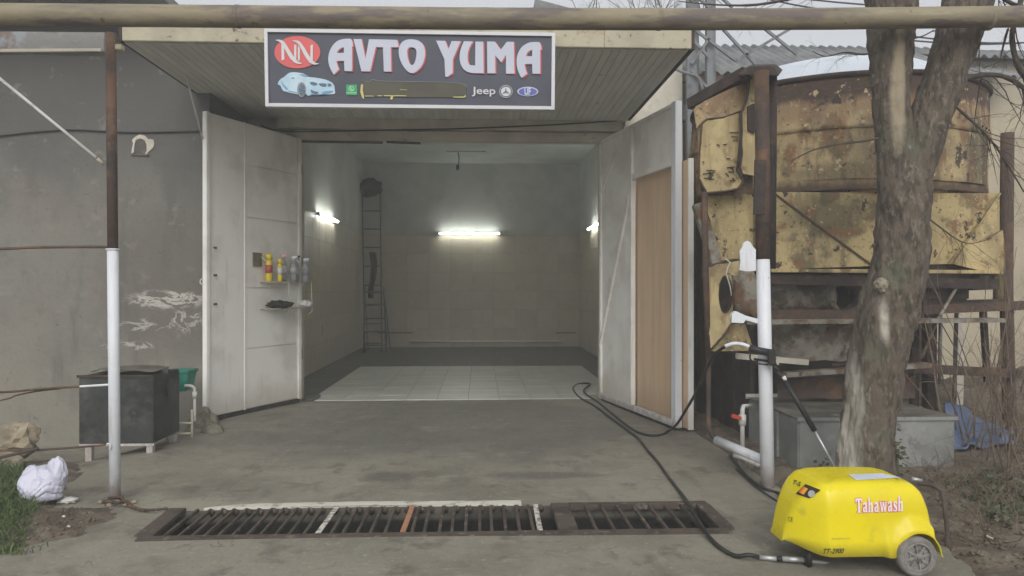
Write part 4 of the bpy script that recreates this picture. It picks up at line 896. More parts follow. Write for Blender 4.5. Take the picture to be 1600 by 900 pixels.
MB().add([oc + p * .94 + Vector((0, .29, 0)) for p in prof], [tuple(range(24))]).build('opening_void', M['rustdark'], hp)
MB().bar(P(1160, 503, FYh - .1), P(1560, 500, FYh + .05), .20, .04).build('ledge_beam', M['hgrey'], hp)
MB().bar(P(1195, 492, FYh + .02), P(1420, 492, FYh + .02), .06, .10).build('ledge_beam', M['rust'], hp)
# crusted trough below
def trough(u, v):
    a = math.pi * (.03 + .94 * u); py = 505 + (563 - 505) * v; px = 1276 + 78 * math.cos(math.pi - a) * (1 - .22 * v * v); q = P(px, py, FYh + .38 - .28 * math.sin(a) * (1 - .2 * v)); q.z += .02 * fn(q.x, q.z, 1, 6); return q
MB().grid(24, 12, trough).build('crusted_trough', M['hgrey'], hp)
MB().bar(P(1150, 556, FYh + .05), P(1262, 566, FYh - .1), .10, .05).build('plank', M['facade'], hp)
MB().bar(P(1225, 585, FYh - .0), P(1450, 570, FYh + .0), .12, .045).build('plank', M['hgrey'], hp)
MB().bar(P(1300, 570, FYh - .1), P(1420, 564, FYh - .1), .02, .02).build('rod', M['rustdark'], hp)
def rr_(u, v):
    q = P(1215 + 215 * u, 590 + 32 * v, FYh + .15 + .05 * math.sin(v * 3)); q.z += .015 * fn(q.x, v, 0, 5); return q
MB().grid(12, 4, rr_).build('rusty_pan', M['rust'], hp)
MB().bar(P(1190, 642, FYh + .5), P(1460, 640, FYh + .5), .12, .05).build('plank', M['rustdark'], hp)
# back and side sheets added to make the void behind the gear dark
MB().box(P(1090, 450, 9.5).x, P(1452, 450, 9.5).x, 9.5, 9.56, 0, 2.6).build('added_dark_back_sheet', M['rustdark'], hp)
MB().box(P(1092, 450, 9.4).x, P(1092, 450, 9.4).x + .05, 7.6, 9.49, 0, 3.1).build('added_dark_side_sheet', M['rustdark'], hp)
# left side plates
LY = 6.62
flat('backing_sheet', [[(1087,166),(1120,150),(1176,124),(1178,200),(1176,302),(1130,306),(1097,306),(1093,280),(1091,220)]], LY + .09, M['hshell'], hp, .01)
flat('lower_backing_sheet', [[(1099,306),(1178,304),(1176,420),(1120,414)]], LY + .30, M['hyellow'], hp, .01)
flat('side_plate', [[(1097,193),(1104,186),(1130,184),(1157,174),(1160,183),(1157,200),(1158,240),(1153,262),(1160,272),(1160,285),(1152,296),(1104,302),(1098,290),(1092,278),(1094,230)]], LY, M['hplate'], hp, .008)
flat('upper_side_plate', [[(1084,170),(1100,158),(1138,140),(1166,128),(1166,150),(1158,173),(1130,182),(1100,187),(1088,200)]], LY + .03, M['hshell'], hp, .008)
flat('corner_plate', [[(1172,112),(1199,108),(1196,160),(1192,210),(1190,262),(1183,276),(1160,272),(1156,262),(1160,240),(1158,180),(1168,150)]], LY - .04, M['hplate'], hp, .008)
flat('cable_slot', [[(1168,166),(1176,162),(1186,163),(1186,200),(1178,208),(1169,204)]], LY - .065, M['rustdark'], hp, .02)
flat('crack_strip', [[(1156,176),(1160,175),(1161,205),(1158,240),(1155,265),(1162,276),(1158,279),(1151,267),(1154,240),(1157,208)]], LY - .0651, M['rustdark'], hp, .018)
cp_ = MB(); q = [P(1138, 114, LY - .3), P(1172, 104, LY - .35), P(1206, 103, LY - .35), P(1221, 113, LY - .3)]
cp_.hexa([P(1150, 118, LY - .32), P(1218, 119, LY - .32), P(1224, 110, LY + .35), P(1160, 112, LY + .35), P(1168, 104, LY - .32), P(1207, 103, LY - .32), P(1212, 100, LY + .35), P(1172, 101, LY + .35)])
cp_.build('top_cap', M['rustdark'], hp, .01)
MB().bar(P(1168, 114, LY - .06), P(1080, 164, LY + .5), .12, .10).build('rim_beam', M['rustdark'], hp)
MB().tube([P(1206, 115, LY + .0), P(1204, 420, LY + .05)], .05, 8, rough=.1).build('corner_post', M['rustdark'], hp)
def outline(px, Y):
    tubep = []
    for (x0, y0), (x1, y1) in zip(px, px[1:] + px[:1]):
        n_ = max(1, int(math.hypot(x1 - x0, y1 - y0) / 6)); tubep += [P(x0 + (x1 - x0) * k / n_ + .9 * fn(x0 + k, y0, 0, .7), y0 + (y1 - y0) * k / n_ + .9 * fn(x0, y0 + k, 3, .7), Y) for k in range(n_)]
    MB().tube(tubep, .0085, 5, closed=True, rough=.9).build('rusted_edge', M['rust'], hp)
outline([(1097,193),(1104,186),(1130,184),(1157,174),(1160,183),(1157,200),(1158,240),(1153,262),(1160,272),(1160,285),(1152,296),(1104,302),(1098,290),(1092,278),(1094,230)], LY)
outline([(1172,112),(1199,108),(1196,160),(1192,210),(1190,262),(1183,276),(1160,272),(1156,262),(1160,240),(1158,180),(1168,150)], LY - .04)
outline([(1098,418),(1120,412),(1156,406),(1156,425),(1148,470),(1144,503),(1128,528),(1110,545),(1104,500),(1101,460)], LY + .05)
outline(ell(1133, 460, 10, 29, 24), LY + .05)
# writing-like scratches on the plate: dark paint strokes
ck = MB()
for (x, y, l, sl) in ((1140,207,14,0),(1143,213,10,1),(1145,219,8,0),(1120,225,5,3),(1130,226,6,-1),(1135,248,6,0),(1136,262,12,-1),(1138,268,9,1),(1141,282,8,0),(1144,278,4,3),(1098,272,18,-2),(1100,278,16,2),(1104,266,14,1),(1134,270,5,6),(1143,262,4,5)):
    ck.bar(P(x, y, LY - .014), P(x + l, y + sl, LY - .014), .008, .006, (0, 1, 0))
ck.build('scratched_marks', M['rustdark'], hp)['kind'] = 'stuff'
flat('lower_plate', [[(1098,312),(1108,306),(1160,298),(1166,300),(1168,340),(1168,404),(1150,404),(1122,408),(1108,370)]], LY + .25, M['hyellow'], hp, .02)
MB().bar(P(1090, 318, LY + .1), P(1119, 412, LY + .1), .10, .10, (0, 1, 0)).build('slanted_strut', M['hgrey'], hp, .01)
MB().bar(P(1098, 312, LY + .05), P(1112, 345, LY + .05), .02, .02, (0, 1, 0)).build('strut_edge', M['hplate'], hp)
flat('holed_plate', [[(1098,418),(1120,412),(1156,406),(1156,425),(1148,470),(1144,503),(1128,528),(1110,545),(1104,500),(1101,460)], ell(1133, 460, 10, 29, 24)], LY + .05, M['hplate'], hp, .03)
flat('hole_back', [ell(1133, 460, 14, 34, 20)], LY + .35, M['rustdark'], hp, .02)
flat('chute_plate', [[(1146,506),(1164,505),(1178,548),(1112,549),(1128,530)]], LY + .15, M['hyellow'], hp, .03)
MB().tube([P(1101, 300, LY), P(1102, 420, LY + .02), P(1107, 560, LY + .1)], .028, 8, rough=.15).build('side_post', M['rust'], hp)
MB().blob(P(1166, 458, LY - .05), (.11, .10, .24), .45, 3, 3, 5).build('crusted_lump', M['hgrey'], hp)
MB().tube([P(1133, 404, LY), P(1141, 410, LY - .03), P(1137, 418, LY - .03), P(1135, 428, LY - .02), P(1141, 448, LY - .02), P(1143, 462, LY - .02)], .006, 5).build('white_string', M['pvc'], hp)
# right part of the frame
RY = 7.25
MB().tube([P(1574, 208, RY), P(1572, 450, RY), P(1577, 650, RY), P(1580, 760, RY)], .062, 8, rough=.1).build('leg', M['rust'], hp)
MB().tube([P(1558, 360, RY), P(1562, 400, RY), P(1560, 470, RY)], .05, 8).build('stub_leg', M['hyellow'], hp)
MB().bar(P(1452, 398, RY), P(1452, 672, RY + .3), .10, .10, (0, 1, 0)).build('leg', M['rustdark'], hp)
MB().bar(P(1428, 480, RY + .3), P(1428, 660, RY + .3), .07, .07, (0, 1, 0)).build('leg', M['rustdark'], hp)
MB().bar(P(1500, 475, RY + 1), P(1496, 640, RY + 1), .08, .08, (0, 1, 0)).build('leg', M['facade'], hp)
MB().bar(P(1535, 470, RY), P(1543, 600, RY), .05, .05, (0, 1, 0)).build('leg', M['rustdark'], hp)
MB().bar(P(1440, 484, RY - .05), P(1602, 477, RY - .05), .06, .09).build('rail_beam', M['rust'], hp)
MB().bar(P(1438, 474, RY - .04), P(1570, 470, RY - .04), .05, .04).build('rail_beam', M['rustdark'], hp)
MB().bar(P(1405, 574, RY - .06), P(1592, 584, RY - .06), .06, .09).build('rail_beam', M['rust'], hp)
MB().bar(P(1398, 640, RY + .3), P(1455, 640, RY + .3), .06, .06).build('rail_beam', M['facade'], hp)
bx_ = MB(); a, b = P(1440, 403, RY - .1), P(1516, 470, RY - .1); bx_.box(a.x, b.x, a.y, a.y + .5, b.z, a.z); bx_.build('gear_housing', M['rustdark'], hp, .02)
MB().bar(P(1516, 440, RY + .1), P(1562, 438, RY + .1), .06, .18).build('rail_beam', M['rustdark'], hp)
MB().tube([P(1440, 560, RY - .2), P(1465, 500, RY - .2), P(1500, 440, RY - .2)], .014, 6).build('brace_rod', M['hgrey'], hp)
MB().tube([P(1470, 480, RY + .5), P(1468, 600, RY + .5)], .02, 6).build('drain_hose', M['galv'], hp)

# ================================================================== SHEET METAL BOX AND TARP
a = P(1247, 655, 6.35); b = P(1492, 742, 6.35)
mbx = thing('sheet_metal_box', ((a.x + b.x) / 2, 6.35, 0), 'long galvanised sheet metal box lying behind the tree trunk', 'metal box')
zt_, zbt = a.z, b.z
MB().box(a.x, b.x, 6.35, 7.55, zbt, zt_).build('box_body', M['galv'], mbx, .012)
MB().grid(30, 20, lambda u, v: (a.x - .015 + (b.x - a.x + .03) * u, 6.34 + 1.24 * v, zt_ + .006 + .012 * fn(u * 4, v * 4, 2, 1) + .006)).build('lid', M['galvtop'], mbx)
MB().bar((a.x - .015, 6.335, zt_), (b.x + .015, 6.335, zt_), .02, .03).build('front_lip', M['galv'], mbx)
MB().bar((a.x - .015, 7.58, zt_ + .02), (b.x + .015, 7.58, zt_ + .02), .02, .05).build('rear_lip', M['pvc'], mbx)
for f in (.35,): MB().bar((a.x - .006, 6.35 + 1.2 * f, zbt + .01), (a.x - .006, 6.35 + 1.2 * f, zt_ - .01), .03, .012).build('side_rib', M['galv'], mbx)
tb = MB()
def tf(u, v):
    px = 1478 + 108 * u; top = 630 + 62 * u ** 1.3; q = P(px, top + (722 - top) * v, 7.35 - .6 * v)
    q.z = max(q.z, hR(q.x, q.y) + .03) + .05 * fn(q.x, q.y, v, 5); q.y += .10 * fn(q.x, q.z, 3, 6); return q
tb.grid(26, 16, tf); tbo = tb.build('tarpaulin', M['bluetarp']); md = tbo.modifiers.new('thickness', 'SOLIDIFY'); md.thickness = .012
tag(tbo, 'crumpled faded blue tarpaulin on the bank right of the metal box', 'tarpaulin')
lg = MB().tube(cr([P(1440, 640, 8.2), P(1480, 644, 8.1), P(1540, 660, 7.9), P(1600, 690, 7.8), P(1680, 700, 7.8)], 4), .07, 8, rough=.3)
tag(lg.build('fallen_log', M['bark']), 'dark log lying behind the blue tarpaulin', 'log')

# ================================================================== TREE
TY = 5.64; k_ = TY / FPX
tr_ = thing('tree', (P(1348, 800, TY).x, TY, -.03), 'grey barked tree with two stems rising behind the yellow washer', 'tree')
main = [(1346, 822, 56), (1347, 795, 51), (1350, 760, 46), (1354, 720, 42), (1358, 660, 39), (1366, 600, 40), (1375, 540, 41), (1388, 490, 43), (1399, 445, 42), (1408, 395, 39.5), (1411, 350, 39), (1411, 318, 39), (1412, 290, 37), (1412, 265, 30), (1412, 250, 20), (1412, 240, 8)]
def tpath(L_, Y0=TY, bend=0): return [P(x, y, Y0 + bend * i) for i, (x, y, r) in enumerate(L_)], [r * k_ for x, y, r in L_]
p, r = tpath(main); P2 = cr([Vector((*q, )) for q in p], 14); R2 = [v.x for v in cr([Vector((a, 0, 0)) for a in r], 14)]
tm = MB(); tm.tube(P2, R2, 72, rough=.13, ridge=.055)
st1 = [(1404, 330, 20), (1403, 300, 29), (1402, 250, 30), (1397, 205, 28.5), (1392, 160, 28), (1391, 110, 30), (1392, 60, 33), (1393, 10, 37), (1393, -40, 37), (1388, -120, 34), (1380, -240, 28)]
st2 = [(1418, 350, 20), (1421, 310, 28), (1425, 275, 30), (1434, 240, 31), (1448, 200, 31), (1464, 155, 31), (1479, 110, 31.5), (1494, 65, 33), (1508, 20, 36), (1518, -30, 35), (1522, -120, 30), (1540, -240, 26)]
for s_, y0 in ((st1, TY), (st2, TY + .02)):
    p, r = tpath(s_, y0); tm.tube(cr(p, 12), [v.x for v in cr([Vector((a, 0, 0)) for a in r], 12)], 60, rough=.12, seed=3, ridge=.055)
tm.build('trunk', M['bark'], tr_)
MB().blob(P(1377, 446, TY - .145), (.05, .035, .055), .35, 3, 4).build('pruning_scar', M['cutwood'], tr_)
MB().blob(P(1396, 455, TY - .15), (.05, .04, .06), .4, 3, 3, 5).build('bark_knot', M['bark'], tr_)
for k in range(9):
    q = P(1338 + random.uniform(-6, 16), 735 + random.uniform(-4, 4), TY - .2); q.z = .02 + .03 * random.random()
rng = random.Random(5)
def twig(mb, p, d, ln, r, depth, wand=.35, kids=(2, 4), down=0.0):
    pts = [Vector(p)]; rad = [r]; d = Vector(d).normalized(); n = 6
    for i in range(n):
        d = (d + Vector((rng.uniform(-1, 1), rng.uniform(-1, 1) * .6, rng.uniform(-1, 1) - down)) * wand * .5).normalized()
        pts.append(pts[-1] + d * ln / n); rad.append(r * (1 - .75 * (i + 1) / n))
    mb.tube(pts, rad, 5 if r > .006 else 4, smooth=True)
    if depth > 0:
        for c in range(rng.randint(*kids)):
            i = rng.randint(1, n - 1); dd = (d + Vector((rng.uniform(-1, 1), rng.uniform(-.7, .7), rng.uniform(-1, 1)))).normalized()
            twig(mb, pts[i], dd, ln * rng.uniform(.35, .6), rad[i] * .6, depth - 1, wand, kids, down)
def branch(path, Y, r0, r1, kids=6, ln=.35, depth=2, name='branch'):
    mb = MB(); pts = cr([P(x, y, Y) for x, y in path], 5); N = len(pts)
    mb.tube(pts, [r0 + (r1 - r0) * i / (N - 1) for i in range(N)], 8, rough=.25)
    for c in range(kids):
        i = rng.randint(N // 4, N - 2); t = (pts[i + 1] - pts[i]).normalized()
        twig(mb, pts[i], t + Vector((rng.uniform(-1, 1), rng.uniform(-.5, .5), rng.uniform(-1.2, .9))), rng.uniform(.5, 1) * ln, min(.006, r1 * .7), depth, .5)
    mb.build(name, M['twig'] if r0 < .03 else M['bark'], tr_)
branch([(1492, 124), (1510, 121), (1530, 118), (1556, 117), (1580, 124), (1602, 140), (1640, 170)], TY - .05, .026, .016, 12, .6, 2)
branch([(1598, -10), (1590, 20), (1582, 50), (1584, 80), (1594, 108), (1608, 125), (1640, 140)], TY - .1, .022, .016, 10, .5)
branch([(1372, 216), (1345, 221), (1310, 225), (1275, 233), (1250, 244), (1236, 252)], TY - .1, .011, .004, 4, .2, 1)
branch([(1376, 80), (1350, 85), (1320, 82), (1290, 88), (1270, 80)], TY - .05, .008, .003, 6, .3)
branch([(1376, 130), (1340, 140), (1300, 150), (1268, 172)], TY - .05, .006, .003, 4, .25, 1)
branch([(1575, 45), (1568, 70), (1562, 92), (1552, 100), (1540, 105)], TY - .12, .008, .004, 5, .2)
branch([(1474, 150), (1515, 186), (1545, 215), (1570, 250), (1600, 300)], TY + .1, .012, .006, 14, .6)
branch([(1425, 320), (1470, 356), (1510, 380), (1550, 372)], TY + .2, .008, .003, 10, .5)
branch([(1532, 50), (1530, 80), (1531, 115)], TY - .1, .005, .003, 3, .2, 1)
branch([(1430, 60), (1445, 55), (1460, 48), (1475, 52)], TY + .2, .006, .003, 5, .2, 1)
branch([(1400, -60), (1300, -20), (1200, 5), (1130, 8), (1060, 2)], TY + .6, .02, .004, 14, .5)
branch([(1530, -60), (1560, -10), (1600, 10), (1660, 0)], TY, .02, .01, 8, .4)
# ivy leaves by the trunk foot
def leaves(mb, c, spread, n, size, zf=None, rg=rng):
    for k in range(n):
        q = Vector(c) + Vector((rg.gauss(0, spread[0]), rg.gauss(0, spread[1]), rg.gauss(0, spread[2])))
        if zf: q.z = zf(q.x, q.y) + abs(rg.gauss(0, spread[2]))
        s = size * rg.uniform(.6, 1.3); u = Vector((rg.uniform(-1, 1), rg.uniform(-1, 1), rg.uniform(-.4, .4))).normalized(); v = u.cross(Vector((rg.uniform(-.6, .6), rg.uniform(-.9, .2), 1))).normalized(); w_ = u.cross(v) * s * .25
        mb.add([q, q + u * s * .5 + v * s * .42 + w_, q + u * s, q + u * s * .5 - v * s * .42 + w_], [(0, 1, 2), (0, 2, 3)])
iv = MB(); leaves(iv, P(1404, 705, TY - .1), (.025, .05, .045), 26, .055); leaves(iv, P(1396, 735, TY - .1), (.04, .05, .02), 16, .05); leaves(iv, P(1400, 640, TY - .1), (.02, .04, .10), 22, .035); leaves(iv, P(1290, 725, TY + .5), (.06, .05, .05), 16, .045)
ivo = iv.build('climbing_ivy', M['ivy']); tag(ivo, 'small dark ivy leaves climbing the foot of the tree', 'ivy', kind='stuff')

# ================================================================== UNDERGROWTH ON THE RIGHT
def zR(x, y): return max(hR(x, y), gz(x, y) - .1)
M['branchy'] = M['dryreed']
labs = ['dry leafless shrub right of the metal box, nearest the tarpaulin', 'tall dry leafless shrub against the rusty right leg of the hopper', 'tangled dry shrub at the right edge above the ivy', 'thin dry shrub standing in front of the tan wall']
spots_ = [(1500, 700, 6.9, 5), (1560, 720, 6.7, 8), (1598, 745, 5.9, 9), (1530, 690, 7.0, 5)]
for i, (px, py, Y, n) in enumerate(spots_):
    mb = MB(); c = P(px, py, Y); c.z = zR(c.x, c.y) - .03
    for k in range(n):
        s0_ = c + Vector((rng.uniform(-.25, .25), rng.uniform(-.2, .2), 0))
        twig(mb, s0_, (rng.uniform(-.35, .35), rng.uniform(-.15, .15), 1), rng.uniform(.9, 2.1), rng.uniform(.006, .011), 3, .32, (2, 4))
    o = mb.build('dry_shrub', M['dryreed']); o['kind_'] = 1; del o['kind_']
    tag(o, labs[i], 'shrub', 'dry shrubs on the right bank')
mb = MB()
for k in range(230):
    px = rng.uniform(1440, 1640); py = rng.uniform(700, 860) if px > 1500 else rng.uniform(735, 800); q = G(px, py); 
    if q.x < 2.75 and q.y < 5: continue
    q.z = zR(q.x, q.y)
    twig(mb, q, (rng.uniform(-1, 1), rng.uniform(-1, 1), rng.uniform(.05, .9)), rng.uniform(.12, .4), .0035, 1, .4, (1, 2))
tag(mb.build('dry_brushwood', M['dryreed']), 'dry twigs and stems littering the brown bank on the right', 'brushwood', kind='stuff')
mb = MB()
for k in range(5): 
    px, py = ((1560, 775), (1590, 800), (1530, 765), (1600, 770), (1575, 820))[k]; q = G(px, py); leaves(mb, q, (.16, .16, .04), 120, .055, zR)
tag(mb.build('ground_ivy', M['ivy']), 'ivy and dead leaves covering the bank at the right edge', 'ivy', kind='stuff')
mb = MB()
for k in range(500):
    px = rng.uniform(1460, 1620); py = rng.uniform(740, 898); q = G(px, py); 
    if q.x < 2.72: continue
    s = rng.uniform(.006, .022); z = zR(q.x, q.y); mb.blob((q.x, q.y, z), (s, s, s * .6), .4, 2, 1, k)
tag(mb.build('soil_clods', M['soil']), 'loose soil clods and grit beside the yellow washer', 'soil clods', kind='stuff')
q = G(1492, 893); q.z = zR(q.x, q.y)
tag(MB().blob(q, (.10, .06, .03), .4, 3, 3, 9).build('flat_stone', M['rock']), 'flat tan stone on the soil right of the grey wheel', 'stone')
q = G(1552, 852); q.z = zR(q.x, q.y) + .012
tag(MB().bar(q, q + Vector((-.015, .04, .006)), .012, .008).build('white_chip', M['pvc'], bevel=.002), 'tiny white chip lying on the bare soil', 'litter')

# ================================================================== BACKGROUND
nb = thing('neighbouring_building', (7, 11.6, 0), 'tan plastered building with grey corrugated roof behind the hopper', 'building')
MB().box(3.3, 7.62, 11.6, 11.85, -.3, 5.05).build('wall', M['tanwall'], nb); MB().box(7.622, 18, 11.6, 11.85, -.3, 5.26).build('wall', M['tanwall'], nb)
def corr(x0, x1, y0, z0_, y1, z1_, name, m=None):
    mb = MB(); n = int((x1 - x0) / .15) * 6
    mb.grid(n, 3, lambda u, v: (x0 + (x1 - x0) * u, y0 + (y1 - y0) * v, z0_ + (z1_ - z0_) * v + .032 * math.cos(2 * math.pi * (x0 + (x1 - x0) * u) / .177)))
    o = mb.build(name, m or M['slate'], nb); md = o.modifiers.new('thickness', 'SOLIDIFY'); md.thickness = .012
x = 3.0
while x < 7.6: corr(x, x + 1.06, 10.95, 4.82 + random.uniform(-.015, .015), 13.2, 5.98, 'roof_sheet'); x += 1.062
x = 7.7
while x < 17: corr(x, x + 1.06, 11.35, 5.27, 13.2, 5.95, 'roof_sheet'); x += 1.062
MB().bar((3.0, 11.0, 4.74), (7.7, 11.0, 4.74), .08, .10).build('eave_board', M['rust'], nb)
MB().box(3.0, 18, 13.2, 13.35, 3.0, 5.9).build('rear_wall', M['tanwall'], nb)
MB().bar((3.0, 10.9, 4.2), (7.6, 10.9, 4.0), .16, .22).build('timber_beam', M['slate'], nb)
# far gable just above the pipe
fg = thing('distant_roof', (1, 24, 8), 'small grey roof peak just above the overhead pipe', 'roof')
a, b, c, d_ = P(836, -2, 22), P(893, 13, 22), P(893, 60, 22), P(834, 60, 22)
MB().hexa([d_, c, c + Vector((0, 4, 0)), d_ + Vector((0, 4, 0)), a, b, b + Vector((0, 4, 0)), a + Vector((0, 4, 0))]).build('roof_slab', M['slate'], fg)
# lattice mast
MYy = 10.2
ms = thing('lattice_mast', P(1095, 450, MYy), 'grey steel lattice mast rising between canopy and hopper', 'mast')
ms.location.z = 0
for px, dy in ((1080, 0), (1108, 0), (1086, .35), (1112, .35)): 
    a = P(px, 200, MYy + dy); b = P(px, -60, MYy + dy); a.x = b.x
    a.z = 0; MB().bar(a, b, .13 if px == 1080 else .09, .09, (0, 1, 0)).build('mast_leg', M['mast'], ms)
for (x0, y0, x1, y1) in ((1085, 46, 1150, 95), (1130, 46, 1180, 100), (1150, 95, 1235, 45), (1108, -20, 1145, 12), (1195, 45, 1245, 85), (1080, 60, 1108, 90), (1108, 60, 1080, 100), (1080, 110, 1108, 140), (1085, -10, 1108, 12)):
    MB().bar(P(x0, y0, MYy - .1), P(x1, y1, MYy - .1), .035, .035).build('mast_brace', M['mast'], ms)
q = cr([P(x, y, MYy - .3) for x, y in ((1048, 100), (1056, 108), (1072, 114), (1090, 121), (1098, 140))], 4)
tag(MB().tube(q, .022, 6, rough=.4).build('hanging_cable', M['mast']), 'pale frayed cable hanging from the right corner of the canopy', 'cable')
for i, ((x0, y0), (x1, y1)) in enumerate((((1180, -6), (1420, 16)), ((1180, -10), (1700, 14)), ((1390, 52), (1700, 60)), ((1390, 60), (1700, 56)))):
    a, b = P(x0, y0, 15), P(x1, y1, 15); pts = [a.lerp(b, k / 8) - Vector((0, 0, .15 * math.sin(math.pi * k / 8))) for k in range(9)]
    tag(MB().tube(pts, .018, 5).build('overhead_wire', M['black']), ['upper overhead wire above the pipe left of the tree', 'long thin overhead wire crossing behind both tree stems high up', 'overhead wire just below the pipe right of the tree stems', 'second overhead wire below the pipe crossing the first one'][i], 'wire')
# background bare tree above the pipe
bt_ = thing('bare_tree', (P(1000, 450, 15).x, 15, 0), 'distant leafless tree whose fine twigs show above the overhead pipe', 'tree')
mb = MB(); rng = random.Random(11)
for k in range(16):
    q = P(900 + 14 * k + rng.uniform(-8, 8), 60, 14 + rng.uniform(0, 2)); twig(mb, q, (rng.uniform(-.5, .5), 0, 1), rng.uniform(.8, 2.0), .016, 3, .5, (3, 5))
mb.build('twigs', M['twig'], bt_); MB().tube([(bt_.location.x, 15.2, 0), (bt_.location.x, 15.2, 5.4)], [.14, .06], 8).build('trunk', M['bark'], bt_)
mb = MB()
for px in (14, 45, 125, 150): twig(mb, P(px, 30, 12), (rng.uniform(-.6, .2), 0, 1), .6, .010, 2, .5)
o = mb.build('bare_twigs', M['twig']); tag(o, 'few bare twigs poking up above the pipe at the far left', 'twigs')

# ================================================================== PRESSURE WASHER
WC = G(1340, 880); Z0 = .100
wx0, wx1 = P(1205, 840, 4.40).x, P(1465, 872, 4.06).x
yf, yb = 4.05, 4.56
ws = thing('pressure_washer', ((wx0 + wx1) / 2, (yf + yb) / 2, 0), 'bright yellow wheeled pressure washer parked in front of the tree', 'pressure washer')
Lw = wx1 - wx0
PT = [(0, .0), (.004, .03), (.015, .085), (.04, .165), (.07, .235), (.11, .30), (.16, .350), (.22, .382), (.30, .398), (.42, .402), (.55, .402), (.68, .400), (.80, .396), (.87, .382), (.912, .352), (.938, .298), (.950, .24), (.957, .18), (.965, .12), (.978, .06), (.995, .01), (1.0, .0)]
PT = [(a, .02 + b * .95) for a, b in PT]
_cl = [0]
for (a, b), (c, e) in zip(PT[:-1], PT[1:]): _cl.append(_cl[-1] + math.hypot((c - a) * Lw, (e - b)))
def prof_at(u):
    q = u * _cl[-1]
    for i in range(len(PT) - 1):
        if q <= _cl[i + 1]:
            f = (q - _cl[i]) / (_cl[i + 1] - _cl[i]); return PT[i][0] + (PT[i + 1][0] - PT[i][0]) * f, PT[i][1] + (PT[i + 1][1] - PT[i][1]) * f
    return PT[-1]
def wfront(t): return .20 * max(0, 1 - t / .24) ** 1.25
hood = MB(); nT, nS = 110, 64
def hoodf(u, v):
    # u along, v across from front bottom over the top to rear bottom
    ts, H = prof_at(u); x = wx0 + Lw * ts
    y_f, y_b = yf + wfront(ts) + .0, yb - wfront(ts) * .8
    W_ = (y_b - y_f) / 2; yc = (y_f + y_b) / 2
    a = math.pi * (1 - v); c_, s_ = math.cos(a), math.sin(a)
    ex = .27
    yy = math.copysign(abs(c_) ** ex, c_); zz_ = abs(s_) ** ex
    inset_ = .10 * zz_ ** 2.2       # sides lean in with height
    y = yc + yy * W_ * (1 - inset_)
    # flared bottom lip
    z = Z0 + H * zz_
    low = sm(1 - (z - Z0) / .05)
    y += (yy) * .014 * low
    # lower edge rises towards the nose
    z += .035 * (1 - sm(ts / .20)) * (1 - zz_)
    # wheel arch
    wx = P(1431, 878, 4.05).x; dx = (x - wx); rr0 = .185; rr1 = .124
    dd = math.hypot(dx * .95, z - .11)
    if yy < 0: 
        bul = sm((rr0 - dd) / .02) * .030; y -= bul
        if z < Z0 + .001 + .16 and abs(dx) < rr1:
            zz2 = .11 + math.sqrt(max(0, rr1 ** 2 - dx * dx)); z = max(z, zz2)
    else:
        if abs(dx) < rr1:
            zz2 = .11 + math.sqrt(max(0, rr1 ** 2 - dx * dx)); z = max(z, zz2)
    return (x, y, z)
hood.grid(nT, nS, hoodf); ho = hood.build('hood', M['wyellow'], ws)
md = ho.modifiers.new('smooth', 'SUBSURF'); md.levels = 1; md.render_levels = 1
md = ho.modifiers.new('thick', 'SOLIDIFY'); md.thickness = .006; md.offset = -1
# pale patch on the lid
def on_hood(px, py, off=0.0):   # find hood point under a ray by marching
    d = ray(px, py).normalized(); best = None
    return hit(CAMP, d, off)
from mathutils.bvhtree import BVHTree
bv = BVHTree.FromPolygons(hood.v, hood.f)
def hit(o_, d, off):
    l, n, i, ds = bv.ray_cast(o_, d)
    if l is None: return None
    if n.dot(d) > 0: n = -n
    return l + n * off
def decal(name, me, m, off, px_box=None):
    for v in me.vertices:
        h = on_hood(v.co.x, v.co.y, off)
        if h is None: h = P(v.co.x, v.co.y, yf - .005)
        v.co = h
    me.materials.clear(); return link(name, me, m, ws)
def decal_text(name, txt, quad, m, off, o_=0.0, shear=0.0, sub=1):
    me = text_mesh(name, txt, 0, o_, shear)
    xs = [v.co.x for v in me.vertices]; ys = [v.co.y for v in me.vertices]
    bm = bmesh.new(); bm.from_mesh(me); bmesh.ops.triangulate(bm, faces=bm.faces)
    bm.to_mesh(me); bm.free()
    (ax, ay), (bx, by), (cx, cy), (dx, dy) = quad   # bl br tr tl
    for v in me.vertices:
        u = (v.co.x - min(xs)) / (max(xs) - min(xs)); t = (v.co.y - min(ys)) / (max(ys) - min(ys))
        x = (ax + (bx - ax) * u) * (1 - t) + (dx + (cx - dx) * u) * t; y = (ay + (by - ay) * u) * (1 - t) + (dy + (cy - dy) * u) * t
        v.co = (x, y, 0)
    return decal(name, me, m, off)
def decal_poly(name, poly, m, off, n=6):
    (ax, ay), (bx, by), (cx, cy), (dx, dy) = poly
    mb = MB().grid(n, n, lambda u, v: ((ax + (bx - ax) * u) * (1 - v) + (dx + (cx - dx) * u) * v, (ay + (by - ay) * u) * (1 - v) + (dy + (cy - dy) * u) * v, 0))
    return decal(name, mb.mesh(name), m, off)
